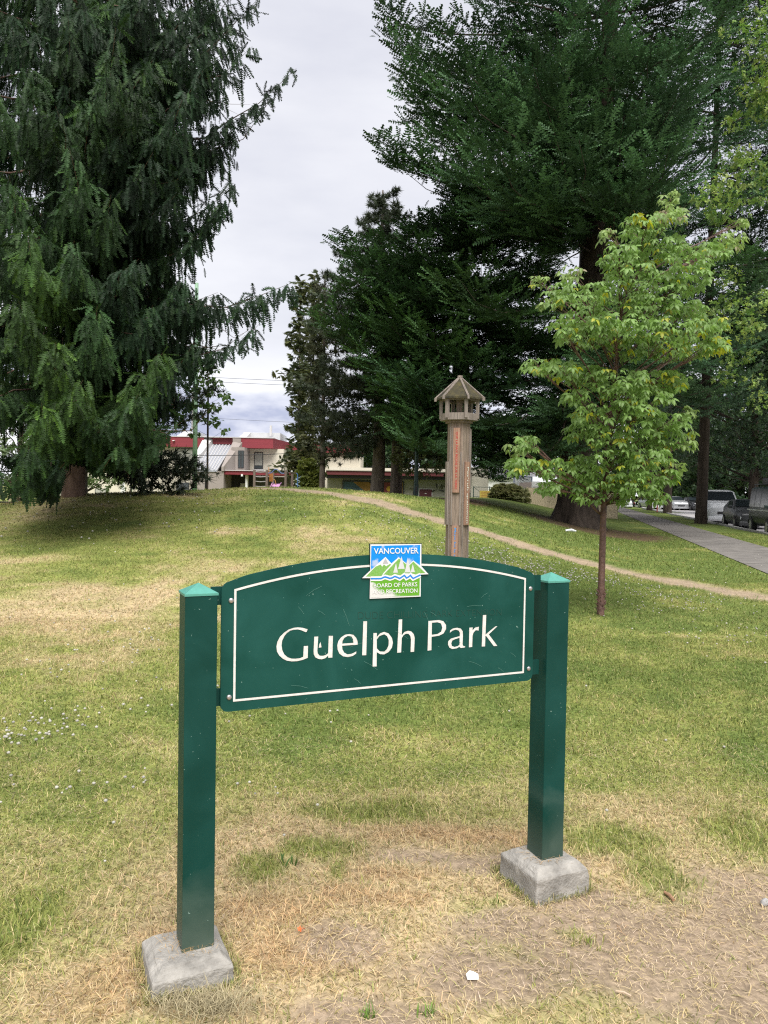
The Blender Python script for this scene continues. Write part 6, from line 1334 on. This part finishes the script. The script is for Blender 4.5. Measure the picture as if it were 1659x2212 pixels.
for i, (px, py, lab) in enumerate([(618, 1870, 'broad-leaved weed with two upright leaves behind the left footing'), (1268, 2040, 'yellow-green grass tuft on the bare dirt in front of the right footing'), (340, 2140, 'small bright green tuft at the near corner of the left footing'), (795, 2196, 'green tuft at the bottom edge left of the middle'), (920, 2190, 'green tuft at the bottom edge right of the middle')]):
    x, y = G0(px, py); n = 26 if i else 9; az = RNG.uniform(0, 6.28, n)
    sp_ = .03 if i == 1 else .015
    xx = x+RNG.normal(0, sp_, n); yy = y+RNG.normal(0, sp_*.7, n); c = np.array([(.10, .19, .05), (.24, .28, .06), (.12, .26, .04), (.16, .27, .05), (.16, .27, .05)][i])*RNG.uniform(.7, 1.25, (n, 1))
    V, T, cc = blades(xx, yy, RNG.uniform(.02, .05, n)*(1.4 if i == 0 else 1), np.full(n, .011 if i == 0 else .004), RNG.uniform(.1, .9, n), c)
    g_ = H(x, y); V = V-np.array((x, y, g_)); o = link('weed_tuft', tri_mesh('weed_tuft', V, T, cc), m_leaf); o.location = (x, y, g_); tag(o, lab, 'weed')

# ------------------------------------------------------------------ light
w = bpy.data.worlds.new('World'); scene.world = w; w.use_nodes = True; nt = w.node_tree; bg = nt.nodes['Background']
SUN_EL, SUN_AZ = rad(56), rad(168)
sky = nt.nodes.new('ShaderNodeTexSky'); sky.sky_type = 'NISHITA'; sky.sun_disc = False; sky.sun_elevation = SUN_EL; sky.sun_rotation = SUN_AZ; sky.air_density = 1.; sky.dust_density = 3.
tc = nt.nodes.new('ShaderNodeTexCoord'); mp = nt.nodes.new('ShaderNodeMapping'); mp.inputs['Scale'].default_value = (1, 1, 3.2); mp.inputs['Location'].default_value = (.3, .1, .2); nt.links.new(tc.outputs['Generated'], mp.inputs[0])
n1 = nt.nodes.new('ShaderNodeTexNoise'); n1.inputs['Scale'].default_value = 1.6; n1.inputs['Detail'].default_value = 7; n1.inputs['Roughness'].default_value = .5; nt.links.new(mp.outputs[0], n1.inputs['Vector'])
cr = nt.nodes.new('ShaderNodeValToRGB'); cr.color_ramp.elements[0].position = .40; cr.color_ramp.elements[0].color = (3.7, 3.76, 4.2, 1); cr.color_ramp.elements[1].position = .60; cr.color_ramp.elements[1].color = (5.0, 5.0, 5.2, 1)
nt.links.new(n1.outputs[0], cr.inputs[0])
# cloud bank low on the horizon
n2 = nt.nodes.new('ShaderNodeTexNoise'); n2.inputs['Scale'].default_value = 3.4; n2.inputs['Detail'].default_value = 8; n2.inputs['Roughness'].default_value = .55
mp2 = nt.nodes.new('ShaderNodeMapping'); mp2.inputs['Scale'].default_value = (1, 1, 2.4); mp2.inputs['Location'].default_value = (.15, 0, .05); nt.links.new(tc.outputs['Generated'], mp2.inputs[0]); nt.links.new(mp2.outputs[0], n2.inputs['Vector'])
cr2 = nt.nodes.new('ShaderNodeValToRGB'); e = cr2.color_ramp.elements; e[0].position = .44; e[0].color = (2.7, 2.9, 3.9, 1); e[1].position = .56; e[1].color = (5.8, 5.8, 6.1, 1); nt.links.new(n2.outputs[0], cr2.inputs[0])
sx = nt.nodes.new('ShaderNodeSeparateXYZ'); nt.links.new(tc.outputs['Generated'], sx.inputs[0]); mr = nt.nodes.new('ShaderNodeMapRange'); mr.inputs['From Min'].default_value = .10; mr.inputs['From Max'].default_value = .19; mr.inputs['To Min'].default_value = 1; mr.inputs['To Max'].default_value = 0; nt.links.new(sx.outputs['Z'], mr.inputs[0])
mx = nt.nodes.new('ShaderNodeMix'); mx.data_type = 'RGBA'; nt.links.new(mr.outputs[0], mx.inputs[0]); nt.links.new(cr.outputs[0], mx.inputs[6]); nt.links.new(cr2.outputs[0], mx.inputs[7])
m3 = nt.nodes.new('ShaderNodeMix'); m3.data_type = 'RGBA'; m3.inputs[0].default_value = .93; nt.links.new(sky.outputs[0], m3.inputs[6]); nt.links.new(mx.outputs[2], m3.inputs[7]); nt.links.new(m3.outputs[2], bg.inputs['Color'])
bg.inputs['Strength'].default_value = .052
sl = bpy.data.lights.new('sun', 'SUN'); sl.energy = 1.5; sl.angle = rad(45); sl.color = (1, .975, .93); so = bpy.data.objects.new('sun', sl); COL.objects.link(so)
# sun direction: from behind and a little left of the camera, high behind the cloud
az = SUN_AZ; dirv = Vector((math.sin(az)*math.cos(SUN_EL), math.cos(az)*math.cos(SUN_EL), math.sin(SUN_EL)))
so.rotation_euler = dirv.to_track_quat('Z', 'Y').to_euler()
vs = scene.view_settings; vs.view_transform = 'Standard'; vs.look = 'None'; vs.exposure = 1.95; vs.gamma = 1; vs.use_curve_mapping = False
scene.cycles.max_bounces = 6; scene.cycles.diffuse_bounces = 3; scene.cycles.glossy_bounces = 2; scene.cycles.transmission_bounces = 3; scene.cycles.use_denoising = False; scene.cycles.filter_width = 1.2
scene.cycles.sample_clamp_indirect = 5
